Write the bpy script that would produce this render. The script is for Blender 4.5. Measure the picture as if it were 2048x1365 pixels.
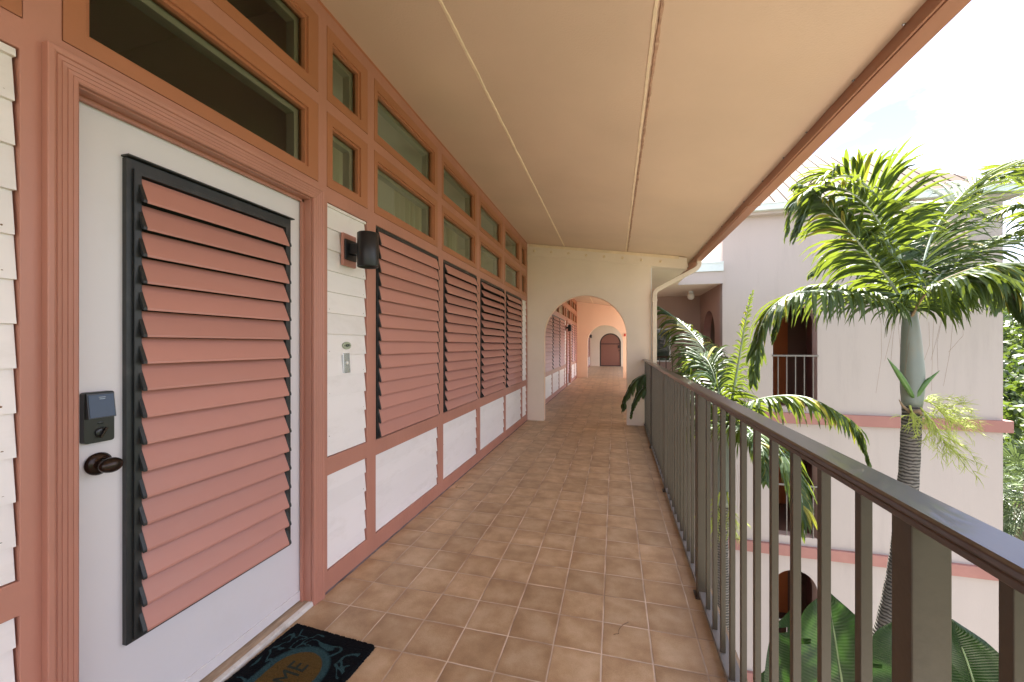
import bpy, bmesh, math, random
from mathutils import Vector, Matrix, noise

# ------------------------------------------------------------------ clear
for o in list(bpy.data.objects):
    bpy.data.objects.remove(o, do_unlink=True)
SC = bpy.context.scene
COL = SC.collection
R = math.radians
rnd = random.Random(7)

# ------------------------------------------------------------------ camera
FPX, CX, HY = 785.0, 1024.0, 691.0            # focal length and horizon in photo pixels
YAW = math.atan((1229.0 - CX) / FPX)          # camera turned left of the walkway
EYE = 1.30
cam = bpy.data.cameras.new("camera")
cam.sensor_width = 36.0
cam.lens = 36.0 * FPX / 2048.0
cam.shift_y = (HY - 682.5) / 2048.0
cam.clip_start = 0.05
cam.clip_end = 2000.0
camo = bpy.data.objects.new("camera", cam)
COL.objects.link(camo)
camo.location = (0, 0, EYE)
camo.rotation_euler = (R(90), 0, YAW)
SC.camera = camo

# ------------------------------------------------------------------ world, sun, exposure
SUN_EL = R(60)
SUN_AZ = R(20)                                # measured from +Y towards +X
wd = bpy.data.worlds.new("World")
SC.world = wd
wd.use_nodes = True
wn, wl = wd.node_tree.nodes, wd.node_tree.links
wn.clear()
w_out = wn.new("ShaderNodeOutputWorld")
w_bg = wn.new("ShaderNodeBackground")
w_sky = wn.new("ShaderNodeTexSky")
w_sky.sky_type = 'NISHITA'
w_sky.sun_disc = False
w_sky.sun_elevation = SUN_EL
w_sky.sun_rotation = SUN_AZ
w_sky.air_density = 1.0
w_sky.dust_density = 0.2
w_tc = wn.new("ShaderNodeTexCoord")
w_map = wn.new("ShaderNodeMapping")
w_map.inputs['Scale'].default_value = (1.6, 1.6, 3.6)
w_map.inputs['Location'].default_value = (7.7, 4.4, 1.1)
w_no = wn.new("ShaderNodeTexNoise")
w_no.inputs['Scale'].default_value = 1.7
w_no.inputs['Detail'].default_value = 9.0
w_no.inputs['Roughness'].default_value = 0.58
w_rmp = wn.new("ShaderNodeValToRGB")
w_rmp.color_ramp.elements[0].position = 0.38
w_rmp.color_ramp.elements[1].position = 0.66
w_mix = wn.new("ShaderNodeMixRGB")
w_mix.inputs['Color2'].default_value = (3.7, 3.75, 3.85, 1)
w_bg.inputs['Strength'].default_value = 0.11
wl.new(w_tc.outputs['Generated'], w_map.inputs['Vector'])
wl.new(w_map.outputs['Vector'], w_no.inputs['Vector'])
wl.new(w_no.outputs['Fac'], w_rmp.inputs['Fac'])
wl.new(w_rmp.outputs['Color'], w_mix.inputs['Fac'])
w_deep = wn.new("ShaderNodeMixRGB")
w_deep.blend_type = 'MULTIPLY'
w_deep.inputs['Fac'].default_value = 1.0
w_deep.inputs['Color2'].default_value = (0.40, 0.325, 0.385, 1)
wl.new(w_sky.outputs['Color'], w_deep.inputs['Color1'])
wl.new(w_deep.outputs['Color'], w_mix.inputs['Color1'])
wl.new(w_mix.outputs['Color'], w_bg.inputs['Color'])
wl.new(w_bg.outputs['Background'], w_out.inputs['Surface'])

sun = bpy.data.lights.new("sun", 'SUN')
sun.energy = 4.4
sun.angle = R(0.5)
sun.color = (1.0, 0.955, 0.88)
suno = bpy.data.objects.new("sun", sun)
COL.objects.link(suno)
sdir = Vector((math.sin(SUN_AZ) * math.cos(SUN_EL), math.cos(SUN_AZ) * math.cos(SUN_EL), math.sin(SUN_EL)))
suno.rotation_euler = sdir.to_track_quat('Z', 'Y').to_euler()
suno.location = (5, 30, 40)

SC.view_settings.view_transform = 'Standard'
SC.view_settings.look = 'None'
SC.view_settings.exposure = 3.08
SC.view_settings.gamma = 1.0
SC.cycles.max_bounces = 12
SC.cycles.diffuse_bounces = 7
SC.cycles.transparent_max_bounces = 12
SC.cycles.use_denoising = True

# ------------------------------------------------------------------ helpers
def W(px, py, d):
    """A point at depth d metres along the view axis for a photo pixel: only used to set out real 3D positions."""
    u, v = (px - CX) / FPX, (HY - py) / FPX
    s, c = math.sin(YAW), math.cos(YAW)
    return Vector((d * (-s + u * c), d * (c + u * s), EYE + d * v))

def link(name, me, mat=None, parent=None):
    o = bpy.data.objects.new(name, me)
    COL.objects.link(o)
    if mat is not None:
        for m in (mat if isinstance(mat, (list, tuple)) else [mat]):
            me.materials.append(m)
    if parent is not None:
        o.parent = parent
    return o

def tag(o, label=None, cat=None, group=None, kind=None):
    if label: o["label"] = label
    if cat: o["category"] = cat
    if group: o["group"] = group
    if kind: o["kind"] = kind
    return o

def empty(name, loc=(0, 0, 0), rz=0.0):
    o = bpy.data.objects.new(name, None)
    COL.objects.link(o)
    o.location = loc
    o.rotation_euler = (0, 0, rz)
    o.empty_display_size = 0.2
    return o

def copy_tree(o, parent=None):
    c = o.copy()
    COL.objects.link(c)
    c.parent = parent
    for ch in [x for x in list(o.children)]:
        copy_tree(ch, c)
    return c

class MB:
    """Collects faces; build() links them as one mesh object."""
    def __init__(self):
        self.v, self.f, self.m, self.sm = [], [], [], []
    def face(self, pts, mi=0, smooth=False):
        b = len(self.v)
        self.v += [tuple(p) for p in pts]
        self.f.append(tuple(range(b, b + len(pts))))
        self.m.append(mi); self.sm.append(smooth)
    def raw(self, verts, faces, mi=0, smooth=False):
        b = len(self.v)
        self.v += [tuple(p) for p in verts]
        for f in faces:
            self.f.append(tuple(b + i for i in f))
            self.m.append(mi); self.sm.append(smooth)
    def box(self, x0, x1, y0, y1, z0, z1, mi=0):
        v = [(x0,y0,z0),(x1,y0,z0),(x1,y1,z0),(x0,y1,z0),(x0,y0,z1),(x1,y0,z1),(x1,y1,z1),(x0,y1,z1)]
        self.raw(v, [(0,3,2,1),(4,5,6,7),(0,1,5,4),(1,2,6,5),(2,3,7,6),(3,0,4,7)], mi)
    def hexa(self, v, mi=0):
        self.raw(v, [(0,3,2,1),(4,5,6,7),(0,1,5,4),(1,2,6,5),(2,3,7,6),(3,0,4,7)], mi)
    def prism(self, poly, axis, a0, a1, mi=0):
        """poly: 2D points; axis 'x','y','z' extrusion."""
        def P(p, a):
            if axis == 'x': return (a, p[0], p[1])
            if axis == 'y': return (p[0], a, p[1])
            return (p[0], p[1], a)
        n = len(poly)
        v = [P(p, a0) for p in poly] + [P(p, a1) for p in poly]
        f = [tuple(range(n - 1, -1, -1)), tuple(range(n, 2 * n))]
        f += [(i, (i + 1) % n, n + (i + 1) % n, n + i) for i in range(n)]
        self.raw(v, f, mi)
    def tube(self, pts, rads, n=8, mi=0, smooth=True, caps=True):
        pts = [Vector(p) for p in pts]
        if not isinstance(rads, (list, tuple)): rads = [rads] * len(pts)
        up = Vector((0.13, 0.21, 1)).normalized()
        vs = []
        prev = None
        for i, p in enumerate(pts):
            t = (pts[min(i + 1, len(pts) - 1)] - pts[max(i - 1, 0)])
            if t.length < 1e-9: t = Vector((0, 0, 1))
            t.normalize()
            if prev is None:
                a = t.cross(up)
                if a.length < 0.1: a = t.cross(Vector((1, 0, 0)))
                a.normalize()
            else:
                a = prev - t * prev.dot(t)
                a.normalize()
            prev = a
            b = t.cross(a)
            for k in range(n):
                th = 2 * math.pi * k / n
                vs.append(p + (a * math.cos(th) + b * math.sin(th)) * rads[i])
        fs = []
        for i in range(len(pts) - 1):
            for k in range(n):
                fs.append((i*n+k, i*n+(k+1)%n, (i+1)*n+(k+1)%n, (i+1)*n+k))
        if caps:
            fs.append(tuple(range(n - 1, -1, -1)))
            fs.append(tuple((len(pts)-1)*n + k for k in range(n)))
        self.raw(vs, fs, mi, smooth)
    def lathe(self, prof, origin, axis='z', n=24, mi=0, scale=(1, 1)):
        """prof: (radius, height) along axis."""
        vs = []
        o = Vector(origin)
        for r, h in prof:
            for k in range(n):
                th = 2 * math.pi * k / n
                a, b = r * math.cos(th) * scale[0], r * math.sin(th) * scale[1]
                vs.append(o + (Vector((a, b, h)) if axis == 'z' else Vector((h, a, b)) if axis == 'x' else Vector((a, h, b))))
        fs = []
        for i in range(len(prof) - 1):
            for k in range(n):
                fs.append((i*n+k, i*n+(k+1)%n, (i+1)*n+(k+1)%n, (i+1)*n+k))
        fs.append(tuple(range(n - 1, -1, -1)))
        fs.append(tuple((len(prof)-1)*n + k for k in range(n)))
        self.raw(vs, fs, mi, True)
    def plate(self, x0, x1, y0, y1, z0, z1, holes, mi=0):
        """A slab facing +X with rectangular holes (y0,y1,z0,z1), one clean grid."""
        ys = sorted({y0, y1} | {h[0] for h in holes} | {h[1] for h in holes})
        zs = sorted({z0, z1} | {h[2] for h in holes} | {h[3] for h in holes})
        ys = [y for y in ys if y0 <= y <= y1]; zs = [z for z in zs if z0 <= z <= z1]
        ny, nz = len(ys) - 1, len(zs) - 1
        def solid(i, j):
            if i < 0 or j < 0 or i >= ny or j >= nz: return False
            cy, cz = (ys[i] + ys[i+1]) / 2, (zs[j] + zs[j+1]) / 2
            return not any(h[0] < cy < h[1] and h[2] < cz < h[3] for h in holes)
        idx = {}
        vs, fs = [], []
        def V(i, j, s):
            k = (i, j, s)
            if k not in idx:
                idx[k] = len(vs); vs.append((x1 if s else x0, ys[i], zs[j]))
            return idx[k]
        for i in range(ny):
            for j in range(nz):
                if not solid(i, j): continue
                fs.append((V(i,j,1), V(i+1,j,1), V(i+1,j+1,1), V(i,j+1,1)))
                fs.append((V(i,j,0), V(i,j+1,0), V(i+1,j+1,0), V(i+1,j,0)))
                if not solid(i-1, j): fs.append((V(i,j,0), V(i,j,1), V(i,j+1,1), V(i,j+1,0)))
                if not solid(i+1, j): fs.append((V(i+1,j,1), V(i+1,j,0), V(i+1,j+1,0), V(i+1,j+1,1)))
                if not solid(i, j-1): fs.append((V(i,j,1), V(i,j,0), V(i+1,j,0), V(i+1,j,1)))
                if not solid(i, j+1): fs.append((V(i,j+1,0), V(i,j+1,1), V(i+1,j+1,1), V(i+1,j+1,0)))
        self.raw(vs, fs, mi)
    def mesh(self, name):
        me = bpy.data.meshes.new(name)
        me.from_pydata(self.v, [], self.f)
        for p, mi, s in zip(me.polygons, self.m, self.sm):
            p.material_index = mi
            p.use_smooth = s
        me.update()
        return me
    def build(self, name, mat=None, parent=None, bevel=0.0, fix=True):
        me = self.mesh(name)
        if fix:
            bm = bmesh.new(); bm.from_mesh(me)
            bmesh.ops.recalc_face_normals(bm, faces=bm.faces)
            bm.to_mesh(me); bm.free()
        o = link(name, me, mat, parent)
        if bevel > 0:
            b = o.modifiers.new("bevel", 'BEVEL')
            b.width = bevel; b.segments = 2; b.limit_method = 'ANGLE'; b.angle_limit = R(35)
            b.harden_normals = False
        return o

# ------------------------------------------------------------------ materials
def mat_new(name):
    m = bpy.data.materials.new(name)
    m.use_nodes = True
    return m, m.node_tree.nodes, m.node_tree.links, m.node_tree.nodes['Principled BSDF']

def paint(name, col, rough=0.5, var=0.08, vscale=3.0, bump=0.15, bscale=60.0, bdist=0.002,
          stain=None, stain_amt=0.0, stain_scale=2.0, streak=(1, 1, 1), spec=0.5, coat=0.0, metallic=0.0, island=0.0):
    m, n, l, b = mat_new(name)
    tc = n.new("ShaderNodeTexCoord")
    mp = n.new("ShaderNodeMapping"); mp.inputs['Scale'].default_value = streak
    l.new(tc.outputs['Object'], mp.inputs['Vector'])
    n1 = n.new("ShaderNodeTexNoise"); n1.inputs['Scale'].default_value = vscale; n1.inputs['Detail'].default_value = 6
    l.new(mp.outputs['Vector'], n1.inputs['Vector'])
    hsv = n.new("ShaderNodeHueSaturation"); hsv.inputs['Color'].default_value = (*col, 1)
    mr = n.new("ShaderNodeMapRange")
    mr.inputs['From Min'].default_value = 0.3; mr.inputs['From Max'].default_value = 0.7
    mr.inputs['To Min'].default_value = 1 - var; mr.inputs['To Max'].default_value = 1 + var
    l.new(n1.outputs['Fac'], mr.inputs['Value'])
    if island:
        ge = n.new("ShaderNodeNewGeometry"); ir = n.new("ShaderNodeMapRange")
        ir.inputs['To Min'].default_value = 1 - island; ir.inputs['To Max'].default_value = 1 + island
        l.new(ge.outputs['Random Per Island'], ir.inputs['Value'])
        im_ = n.new("ShaderNodeMath"); im_.operation = 'MULTIPLY'
        l.new(mr.outputs['Result'], im_.inputs[0]); l.new(ir.outputs['Result'], im_.inputs[1]); l.new(im_.outputs[0], hsv.inputs['Value'])
    else:
        l.new(mr.outputs['Result'], hsv.inputs['Value'])
    colout = hsv.outputs['Color']
    if stain is not None:
        n2 = n.new("ShaderNodeTexNoise"); n2.inputs['Scale'].default_value = stain_scale
        n2.inputs['Detail'].default_value = 10; n2.inputs['Roughness'].default_value = 0.7
        l.new(mp.outputs['Vector'], n2.inputs['Vector'])
        rp = n.new("ShaderNodeMapRange"); rp.inputs['From Min'].default_value = 0.52; rp.inputs['From Max'].default_value = 0.78
        rp.inputs['To Max'].default_value = stain_amt
        l.new(n2.outputs['Fac'], rp.inputs['Value'])
        mx = n.new("ShaderNodeMixRGB"); mx.inputs['Color2'].default_value = (*stain, 1)
        l.new(rp.outputs['Result'], mx.inputs['Fac']); l.new(colout, mx.inputs['Color1'])
        colout = mx.outputs['Color']
    l.new(colout, b.inputs['Base Color'])
    b.inputs['Roughness'].default_value = rough
    b.inputs['Specular IOR Level'].default_value = spec
    b.inputs['Coat Weight'].default_value = coat
    b.inputs['Metallic'].default_value = metallic
    if bump > 0:
        n3 = n.new("ShaderNodeTexNoise"); n3.inputs['Scale'].default_value = bscale; n3.inputs['Detail'].default_value = 5
        l.new(mp.outputs['Vector'], n3.inputs['Vector'])
        bp = n.new("ShaderNodeBump"); bp.inputs['Strength'].default_value = bump; bp.inputs['Distance'].default_value = bdist
        l.new(n3.outputs['Fac'], bp.inputs['Height']); l.new(bp.outputs['Normal'], b.inputs['Normal'])
    return m

PINK = (0.46, 0.205, 0.145)
M = {}
M['trim'] = paint("terracotta_trim_paint", PINK, 0.45, 0.07, 4, 0.55, 38, 0.003, stain=(0.38, 0.17, 0.13), stain_amt=0.25, stain_scale=3, streak=(1, 1, 0.5))
M['sash_glow'] = paint("terracotta_sash_warm_glow", (0.40, 0.155, 0.075), 0.38, 0.04, 4, 0.25, 70, 0.001)  # trim paint made more orange: warm bounce near the ceiling is in the colour
M['slat'] = paint("terracotta_slat_paint", (0.50, 0.225, 0.175), 0.45, 0.035, 2.5, 0.1, 90, 0.001, stain=(0.5, 0.30, 0.25), stain_amt=0.3, stain_scale=6, streak=(1, 0.25, 1), island=0.055)
M['dark'] = paint("charcoal_aluminium", (0.020, 0.022, 0.022), 0.42, 0.15, 8, 0.1, 80, 0.001, stain=(0.12, 0.11, 0.10), stain_amt=0.3, stain_scale=12)
M['void'] = paint("dark_insect_screen", (0.008, 0.012, 0.011), 0.9, 0.1, 8, 0.0)
M['siding'] = paint("white_siding_paint", (0.85, 0.80, 0.77), 0.5, 0.035, 2.5, 0.35, 35, 0.003, stain=(0.50, 0.44, 0.36), stain_amt=0.32, stain_scale=7, streak=(1, 0.4, 1), island=0.03)
M['door'] = paint("white_door_paint", (0.71, 0.675, 0.68), 0.38, 0.03, 1.5, 0.12, 60, 0.001, stain=(0.55, 0.49, 0.43), stain_amt=0.2, stain_scale=3)
M['ceil'] = paint("cream_stucco_ceiling", (0.585, 0.43, 0.31), 0.75, 0.06, 1.3, 0.55, 100, 0.003, stain=(0.60, 0.42, 0.27), stain_amt=0.35, stain_scale=1.2)
M['strip'] = paint("cream_caulk_strip", (0.76, 0.61, 0.42), 0.6, 0.08, 9, 0.5, 60, 0.004)
M['caulk'] = paint("brown_peeling_caulk", (0.40, 0.24, 0.16), 0.7, 0.25, 25, 0.8, 70, 0.006, stain=(0.68, 0.52, 0.36), stain_amt=0.9, stain_scale=22)
M['cream'] = paint("cream_wall_paint", (0.78, 0.66, 0.54), 0.7, 0.035, 1.5, 0.4, 110, 0.002, stain=(0.58, 0.46, 0.34), stain_amt=0.22, stain_scale=1.6)
M['peach'] = paint("peach_wall_glow", (0.84, 0.61, 0.45), 0.7, 0.03, 1.5, 0.3, 110, 0.002)  # warm bounced glow of the second stretch is put into this colour
M['pale'] = paint("pale_pink_stucco", (0.425, 0.375, 0.355), 0.8, 0.03, 0.7, 0.6, 55, 0.004, stain=(0.28, 0.25, 0.235), stain_amt=0.32, stain_scale=1.6, streak=(2.2, 2.2, 0.28))
M['band'] = paint("terracotta_band_paint", (0.33, 0.155, 0.135), 0.7, 0.06, 2, 0.4, 60, 0.003, stain=(0.42, 0.23, 0.19), stain_amt=0.3)
M['porch'] = paint("dusty_rose_wall", (0.44, 0.31, 0.27), 0.8, 0.05, 1, 0.4, 70, 0.003)
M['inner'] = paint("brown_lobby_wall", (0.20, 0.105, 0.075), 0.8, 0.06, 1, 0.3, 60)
M['odoor'] = paint("orange_door_paint", (0.50, 0.13, 0.035), 0.5, 0.05, 2, 0.1, 60)
M['ledge'] = paint("white_paint_ledge_light", (0.80, 0.79, 0.78), 0.6, 0.04, 3, 0.2, 60)
M['brown'] = paint("brown_handrail_paint", (0.042, 0.025, 0.018), 0.33, 0.18, 5, 0.4, 35, 0.0015, stain=(0.08, 0.065, 0.055), stain_amt=0.45, stain_scale=9, streak=(1, 0.3, 1), spec=0.9, coat=0.25)
M['taupe'] = paint("taupe_baluster_paint", (0.060, 0.045, 0.029), 0.42, 0.07, 4, 0.4, 70, 0.001, stain=(0.03, 0.019, 0.013), stain_amt=0.5, stain_scale=16)
M['gutter'] = paint("copper_brown_gutter", (0.36, 0.165, 0.095), 0.4, 0.08, 3, 0.1, 40, 0.001, stain=(0.22, 0.10, 0.06), stain_amt=0.4, stain_scale=4, streak=(1, 0.2, 1))
M['pipe'] = paint("cream_downspout_paint", (0.72, 0.60, 0.47), 0.4, 0.05, 5, 0.15, 50, 0.001, stain=(0.35, 0.24, 0.16), stain_amt=0.5, stain_scale=10)
M['black'] = paint("matt_black_lamp", (0.012, 0.012, 0.013), 0.38, 0.05, 5, 0.1, 200, 0.0004)
M['bronze'] = paint("oiled_bronze", (0.035, 0.022, 0.016), 0.24, 0.2, 20, 0.05, 60, 0.0004, metallic=0.6)
M['plastic'] = paint("black_plastic", (0.012, 0.012, 0.012), 0.3, 0.05, 8, 0.05, 100, 0.0003)
M['screen'] = paint("blue_touch_screen", (0.006, 0.028, 0.065), 0.25, 0.05, 5, 0.0)
M['grey_mark'] = paint("pale_grey_print", (0.35, 0.42, 0.48), 0.4, 0.0, 5, 0.0)
M['steel'] = paint("brushed_steel", (0.62, 0.66, 0.68), 0.25, 0.08, 20, 0.1, 80, 0.0005, streak=(1, 1, 0.1), metallic=0.9)
M['plate'] = paint("sage_enamel_plate", (0.42, 0.46, 0.33), 0.35, 0.05, 20, 0.0)
M['ink'] = paint("dark_ink", (0.02, 0.025, 0.02), 0.5, 0.0, 5, 0.0)
M['sill'] = paint("weathered_wood_threshold", (0.42, 0.31, 0.21), 0.75, 0.25, 18, 0.7, 60, 0.004, stain=(0.16, 0.10, 0.06), stain_amt=0.7, stain_scale=14, streak=(4, 0.6, 1))
M['sillw'] = paint("worn_white_nosing", (0.66, 0.62, 0.57), 0.6, 0.08, 20, 0.5, 50, 0.003, stain=(0.30, 0.24, 0.19), stain_amt=0.7, stain_scale=16)
M['room'] = paint("room_wall_paint", (0.66, 0.62, 0.52), 0.8, 0.02, 1, 0.0)
M['hall'] = paint("dark_hall_paint", (0.55, 0.46, 0.27), 0.8, 0.02, 1, 0.0)
M['vinyl'] = paint("grey_green_vinyl", (0.46, 0.45, 0.38), 0.4, 0.02, 3, 0.0)
M['roofmetal'] = paint("peach_roof_metal", (0.088, 0.061, 0.047), 0.75, 0.06, 1.0, 0.05, 20, 0.002, stain=(0.105, 0.078, 0.063), stain_amt=0.5, stain_scale=1.5, spec=0.1)
M['gutterw'] = paint("pale_blue_gutter", (0.60, 0.68, 0.68), 0.4, 0.05, 3, 0.0)
M['greyrail'] = paint("grey_rail_paint", (0.17, 0.155, 0.14), 0.45, 0.1, 5, 0.1)
M['winwhite'] = paint("white_window_frame", (0.80, 0.82, 0.84), 0.4, 0.03, 5, 0.0)
M['rust'] = paint('rusty_nail_head', (0.20, 0.10, 0.05), 0.8, 0.5, 40, 0.0)
M['grime'] = paint('dark_joint_grime', (0.16, 0.12, 0.12), 0.9, 0.3, 12, 0.6, 60, 0.003, stain=(0.34, 0.27, 0.25), stain_amt=0.8, stain_scale=9)
M['globe'] = paint("opal_glass_globe", (0.82, 0.80, 0.76), 0.15, 0.02, 3, 0.0, coat=0.4)
M['red'] = paint("red_alarm_box", (0.55, 0.03, 0.02), 0.35, 0.03, 3, 0.0)
M['gatefill'] = paint("terracotta_gate_panel", (0.25, 0.10, 0.07), 0.5, 0.05, 2, 0.1)
M['gateframe'] = paint("black_red_gate_frame", (0.035, 0.014, 0.012), 0.4, 0.1, 3, 0.1)
M['slab'] = paint("raw_slab_edge", (0.50, 0.44, 0.38), 0.8, 0.1, 3, 0.6, 40, 0.004)

def glass_mat(name, tint=(0.82, 0.83, 0.72), rough=0.02):
    m, n, l, b = mat_new(name)
    n.remove(b)
    out = n['Material Output']
    tr = n.new("ShaderNodeBsdfTransparent"); tr.inputs['Color'].default_value = (*tint, 1)
    gl = n.new("ShaderNodeBsdfGlossy"); gl.inputs['Roughness'].default_value = rough
    fr = n.new("ShaderNodeFresnel"); fr.inputs['IOR'].default_value = 1.55
    mx = n.new("ShaderNodeMixShader")
    l.new(fr.outputs[0], mx.inputs[0]); l.new(tr.outputs[0], mx.inputs[1]); l.new(gl.outputs[0], mx.inputs[2])
    l.new(mx.outputs[0], out.inputs['Surface'])
    return m
M['glass'] = glass_mat("window_glass")

def cloth_mat():
    m, n, l, b = mat_new("sheer_curtain_cloth")
    out = n['Material Output']
    b.inputs['Base Color'].default_value = (0.72, 0.70, 0.58, 1); b.inputs['Roughness'].default_value = 0.9
    t = n.new("ShaderNodeBsdfTranslucent"); t.inputs['Color'].default_value = (0.72, 0.70, 0.54, 1)
    mx = n.new("ShaderNodeMixShader"); mx.inputs[0].default_value = 0.5
    l.new(b.outputs[0], mx.inputs[1]); l.new(t.outputs[0], mx.inputs[2]); l.new(mx.outputs[0], out.inputs['Surface'])
    return m
M['curtain'] = cloth_mat()

def tile_mat():
    m, n, l, b = mat_new("brown_ceramic_tiles")
    PX, PY, OX, OY, G = 0.2045, 0.2003, -1.279, 1.693, 0.0052
    tc = n.new("ShaderNodeTexCoord"); sx = n.new("ShaderNodeSeparateXYZ")
    l.new(tc.outputs['Object'], sx.inputs[0])
    def math_(op, a, bb=None, c=None):
        nd = n.new("ShaderNodeMath"); nd.operation = op
        for i, v in enumerate((a, bb, c)):
            if v is None: continue
            if isinstance(v, (int, float)): nd.inputs[i].default_value = v
            else: l.new(v, nd.inputs[i])
        return nd.outputs[0]
    # slight wobble of the joints
    wn_ = n.new("ShaderNodeTexNoise"); wn_.inputs['Scale'].default_value = 9; l.new(tc.outputs['Object'], wn_.inputs['Vector'])
    wob = math_('MULTIPLY', math_('SUBTRACT', wn_.outputs['Fac'], 0.5), 0.004)
    ux = math_('DIVIDE', math_('ADD', math_('SUBTRACT', sx.outputs[0], OX), wob), PX)
    uy = math_('DIVIDE', math_('ADD', math_('SUBTRACT', sx.outputs[1], OY), wob), PY)
    fx, fy = math_('FRACT', ux), math_('FRACT', uy)
    ix, iy = math_('FLOOR', ux), math_('FLOOR', uy)
    ex = math_('MINIMUM', fx, math_('SUBTRACT', 1.0, fx))
    ey = math_('MINIMUM', fy, math_('SUBTRACT', 1.0, fy))
    e = math_('MINIMUM', math_('MULTIPLY', ex, PX), math_('MULTIPLY', ey, PY))
    grout = n.new("ShaderNodeMapRange"); grout.inputs['From Min'].default_value = G * 0.42; grout.inputs['From Max'].default_value = G * 0.62
    grout.inputs['To Min'].default_value = 1; grout.inputs['To Max'].default_value = 0
    l.new(e, grout.inputs['Value'])
    cmb = n.new("ShaderNodeCombineXYZ"); l.new(ix, cmb.inputs[0]); l.new(iy, cmb.inputs[1])
    wnz = n.new("ShaderNodeTexWhiteNoise"); wnz.noise_dimensions = '3D'; l.new(cmb.outputs[0], wnz.inputs['Vector'])
    # mottle, offset per tile so that tiles differ
    off = n.new("ShaderNodeVectorMath"); off.operation = 'MULTIPLY_ADD'
    l.new(wnz.outputs['Color'], off.inputs[0]); off.inputs[1].default_value = (7, 7, 7); l.new(tc.outputs['Object'], off.inputs[2])
    n1 = n.new("ShaderNodeTexNoise"); n1.inputs['Scale'].default_value = 8; n1.inputs['Detail'].default_value = 9; n1.inputs['Roughness'].default_value = 0.55
    l.new(off.outputs[0], n1.inputs['Vector'])
    n2 = n.new("ShaderNodeTexNoise"); n2.inputs['Scale'].default_value = 260; n2.inputs['Detail'].default_value = 2
    l.new(off.outputs[0], n2.inputs['Vector'])
    edge = n.new("ShaderNodeMapRange"); edge.inputs['From Min'].default_value = 0.002; edge.inputs['From Max'].default_value = 0.045
    edge.inputs['To Min'].default_value = -0.085; edge.inputs['To Max'].default_value = 0.05
    l.new(e, edge.inputs['Value'])
    fac = math_('ADD', n1.outputs['Fac'], edge.outputs['Result'])
    fac = math_('ADD', fac, math_('MULTIPLY', math_('SUBTRACT', n2.outputs['Fac'], 0.5), 0.35))
    rp = n.new("ShaderNodeValToRGB"); cr = rp.color_ramp
    cr.elements[0].position = 0.30; cr.elements[0].color = (0.39, 0.245, 0.135, 1)
    cr.elements[1].position = 0.74; cr.elements[1].color = (0.62, 0.45, 0.285, 1)
    k = cr.elements.new(0.52); k.color = (0.51, 0.342, 0.196, 1)
    l.new(fac, rp.inputs['Fac'])
    hs = n.new("ShaderNodeHueSaturation"); l.new(rp.outputs['Color'], hs.inputs['Color'])
    mv = n.new("ShaderNodeMapRange"); mv.inputs['To Min'].default_value = 0.88; mv.inputs['To Max'].default_value = 1.1
    l.new(wnz.outputs['Value'], mv.inputs['Value'])
    n7 = n.new("ShaderNodeTexNoise"); n7.inputs['Scale'].default_value = 1.1; n7.inputs['Detail'].default_value = 5; l.new(tc.outputs['Object'], n7.inputs['Vector'])
    l.new(math_('MULTIPLY', mv.outputs['Result'], math_('ADD', math_('MULTIPLY', n7.outputs['Fac'], 0.5), 0.75)), hs.inputs['Value'])
    # grout colour with dirt
    n4 = n.new("ShaderNodeTexNoise"); n4.inputs['Scale'].default_value = 4; n4.inputs['Detail'].default_value = 6; l.new(tc.outputs['Object'], n4.inputs['Vector'])
    gr = n.new("ShaderNodeValToRGB"); gr.color_ramp.elements[0].position = 0.35; gr.color_ramp.elements[0].color = (0.34, 0.24, 0.165, 1)
    gr.color_ramp.elements[1].position = 0.62; gr.color_ramp.elements[1].color = (0.76, 0.62, 0.49, 1)
    l.new(n4.outputs['Fac'], gr.inputs['Fac'])
    mx = n.new("ShaderNodeMixRGB"); l.new(grout.outputs['Result'], mx.inputs['Fac']); l.new(hs.outputs['Color'], mx.inputs['Color1']); l.new(gr.outputs['Color'], mx.inputs['Color2'])
    # brown water stains along the kerb
    n5 = n.new("ShaderNodeTexNoise"); n5.inputs['Scale'].default_value = 5; n5.inputs['Detail'].default_value = 8; l.new(tc.outputs['Object'], n5.inputs['Vector'])
    kx = n.new("ShaderNodeMapRange"); kx.inputs['From Min'].default_value = 0.22; kx.inputs['From Max'].default_value = 0.48
    l.new(sx.outputs[0], kx.inputs['Value'])
    kk = math_('MULTIPLY', kx.outputs['Result'], math_('MULTIPLY', n5.outputs['Fac'], 0.95))
    mx2 = n.new("ShaderNodeMixRGB"); mx2.inputs['Color2'].default_value = (0.10, 0.052, 0.028, 1)
    l.new(kk, mx2.inputs['Fac']); l.new(mx.outputs['Color'], mx2.inputs['Color1'])
    l.new(mx2.outputs['Color'], b.inputs['Base Color'])
    rr = n.new("ShaderNodeMapRange"); rr.inputs['To Min'].default_value = 0.30; rr.inputs['To Max'].default_value = 0.52
    l.new(n1.outputs['Fac'], rr.inputs['Value'])
    rmx = math_('MAXIMUM', rr.outputs['Result'], math_('MULTIPLY', grout.outputs['Result'], 0.9))
    l.new(rmx, b.inputs['Roughness'])
    # height
    hgt = n.new("ShaderNodeMapRange"); hgt.inputs['From Min'].default_value = G * 0.3; hgt.inputs['From Max'].default_value = G * 1.1
    l.new(e, hgt.inputs['Value'])
    hh = math_('ADD', hgt.outputs['Result'], math_('MULTIPLY', n2.outputs['Fac'], 0.12))
    hh = math_('ADD', hh, math_('MULTIPLY', n1.outputs['Fac'], 0.5))
    # per tile lippage
    bp = n.new("ShaderNodeBump"); bp.inputs['Strength'].default_value = 0.8; bp.inputs['Distance'].default_value = 0.0015
    l.new(hh, bp.inputs['Height']); l.new(bp.outputs['Normal'], b.inputs['Normal'])
    return m
M['tile'] = tile_mat()

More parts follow.
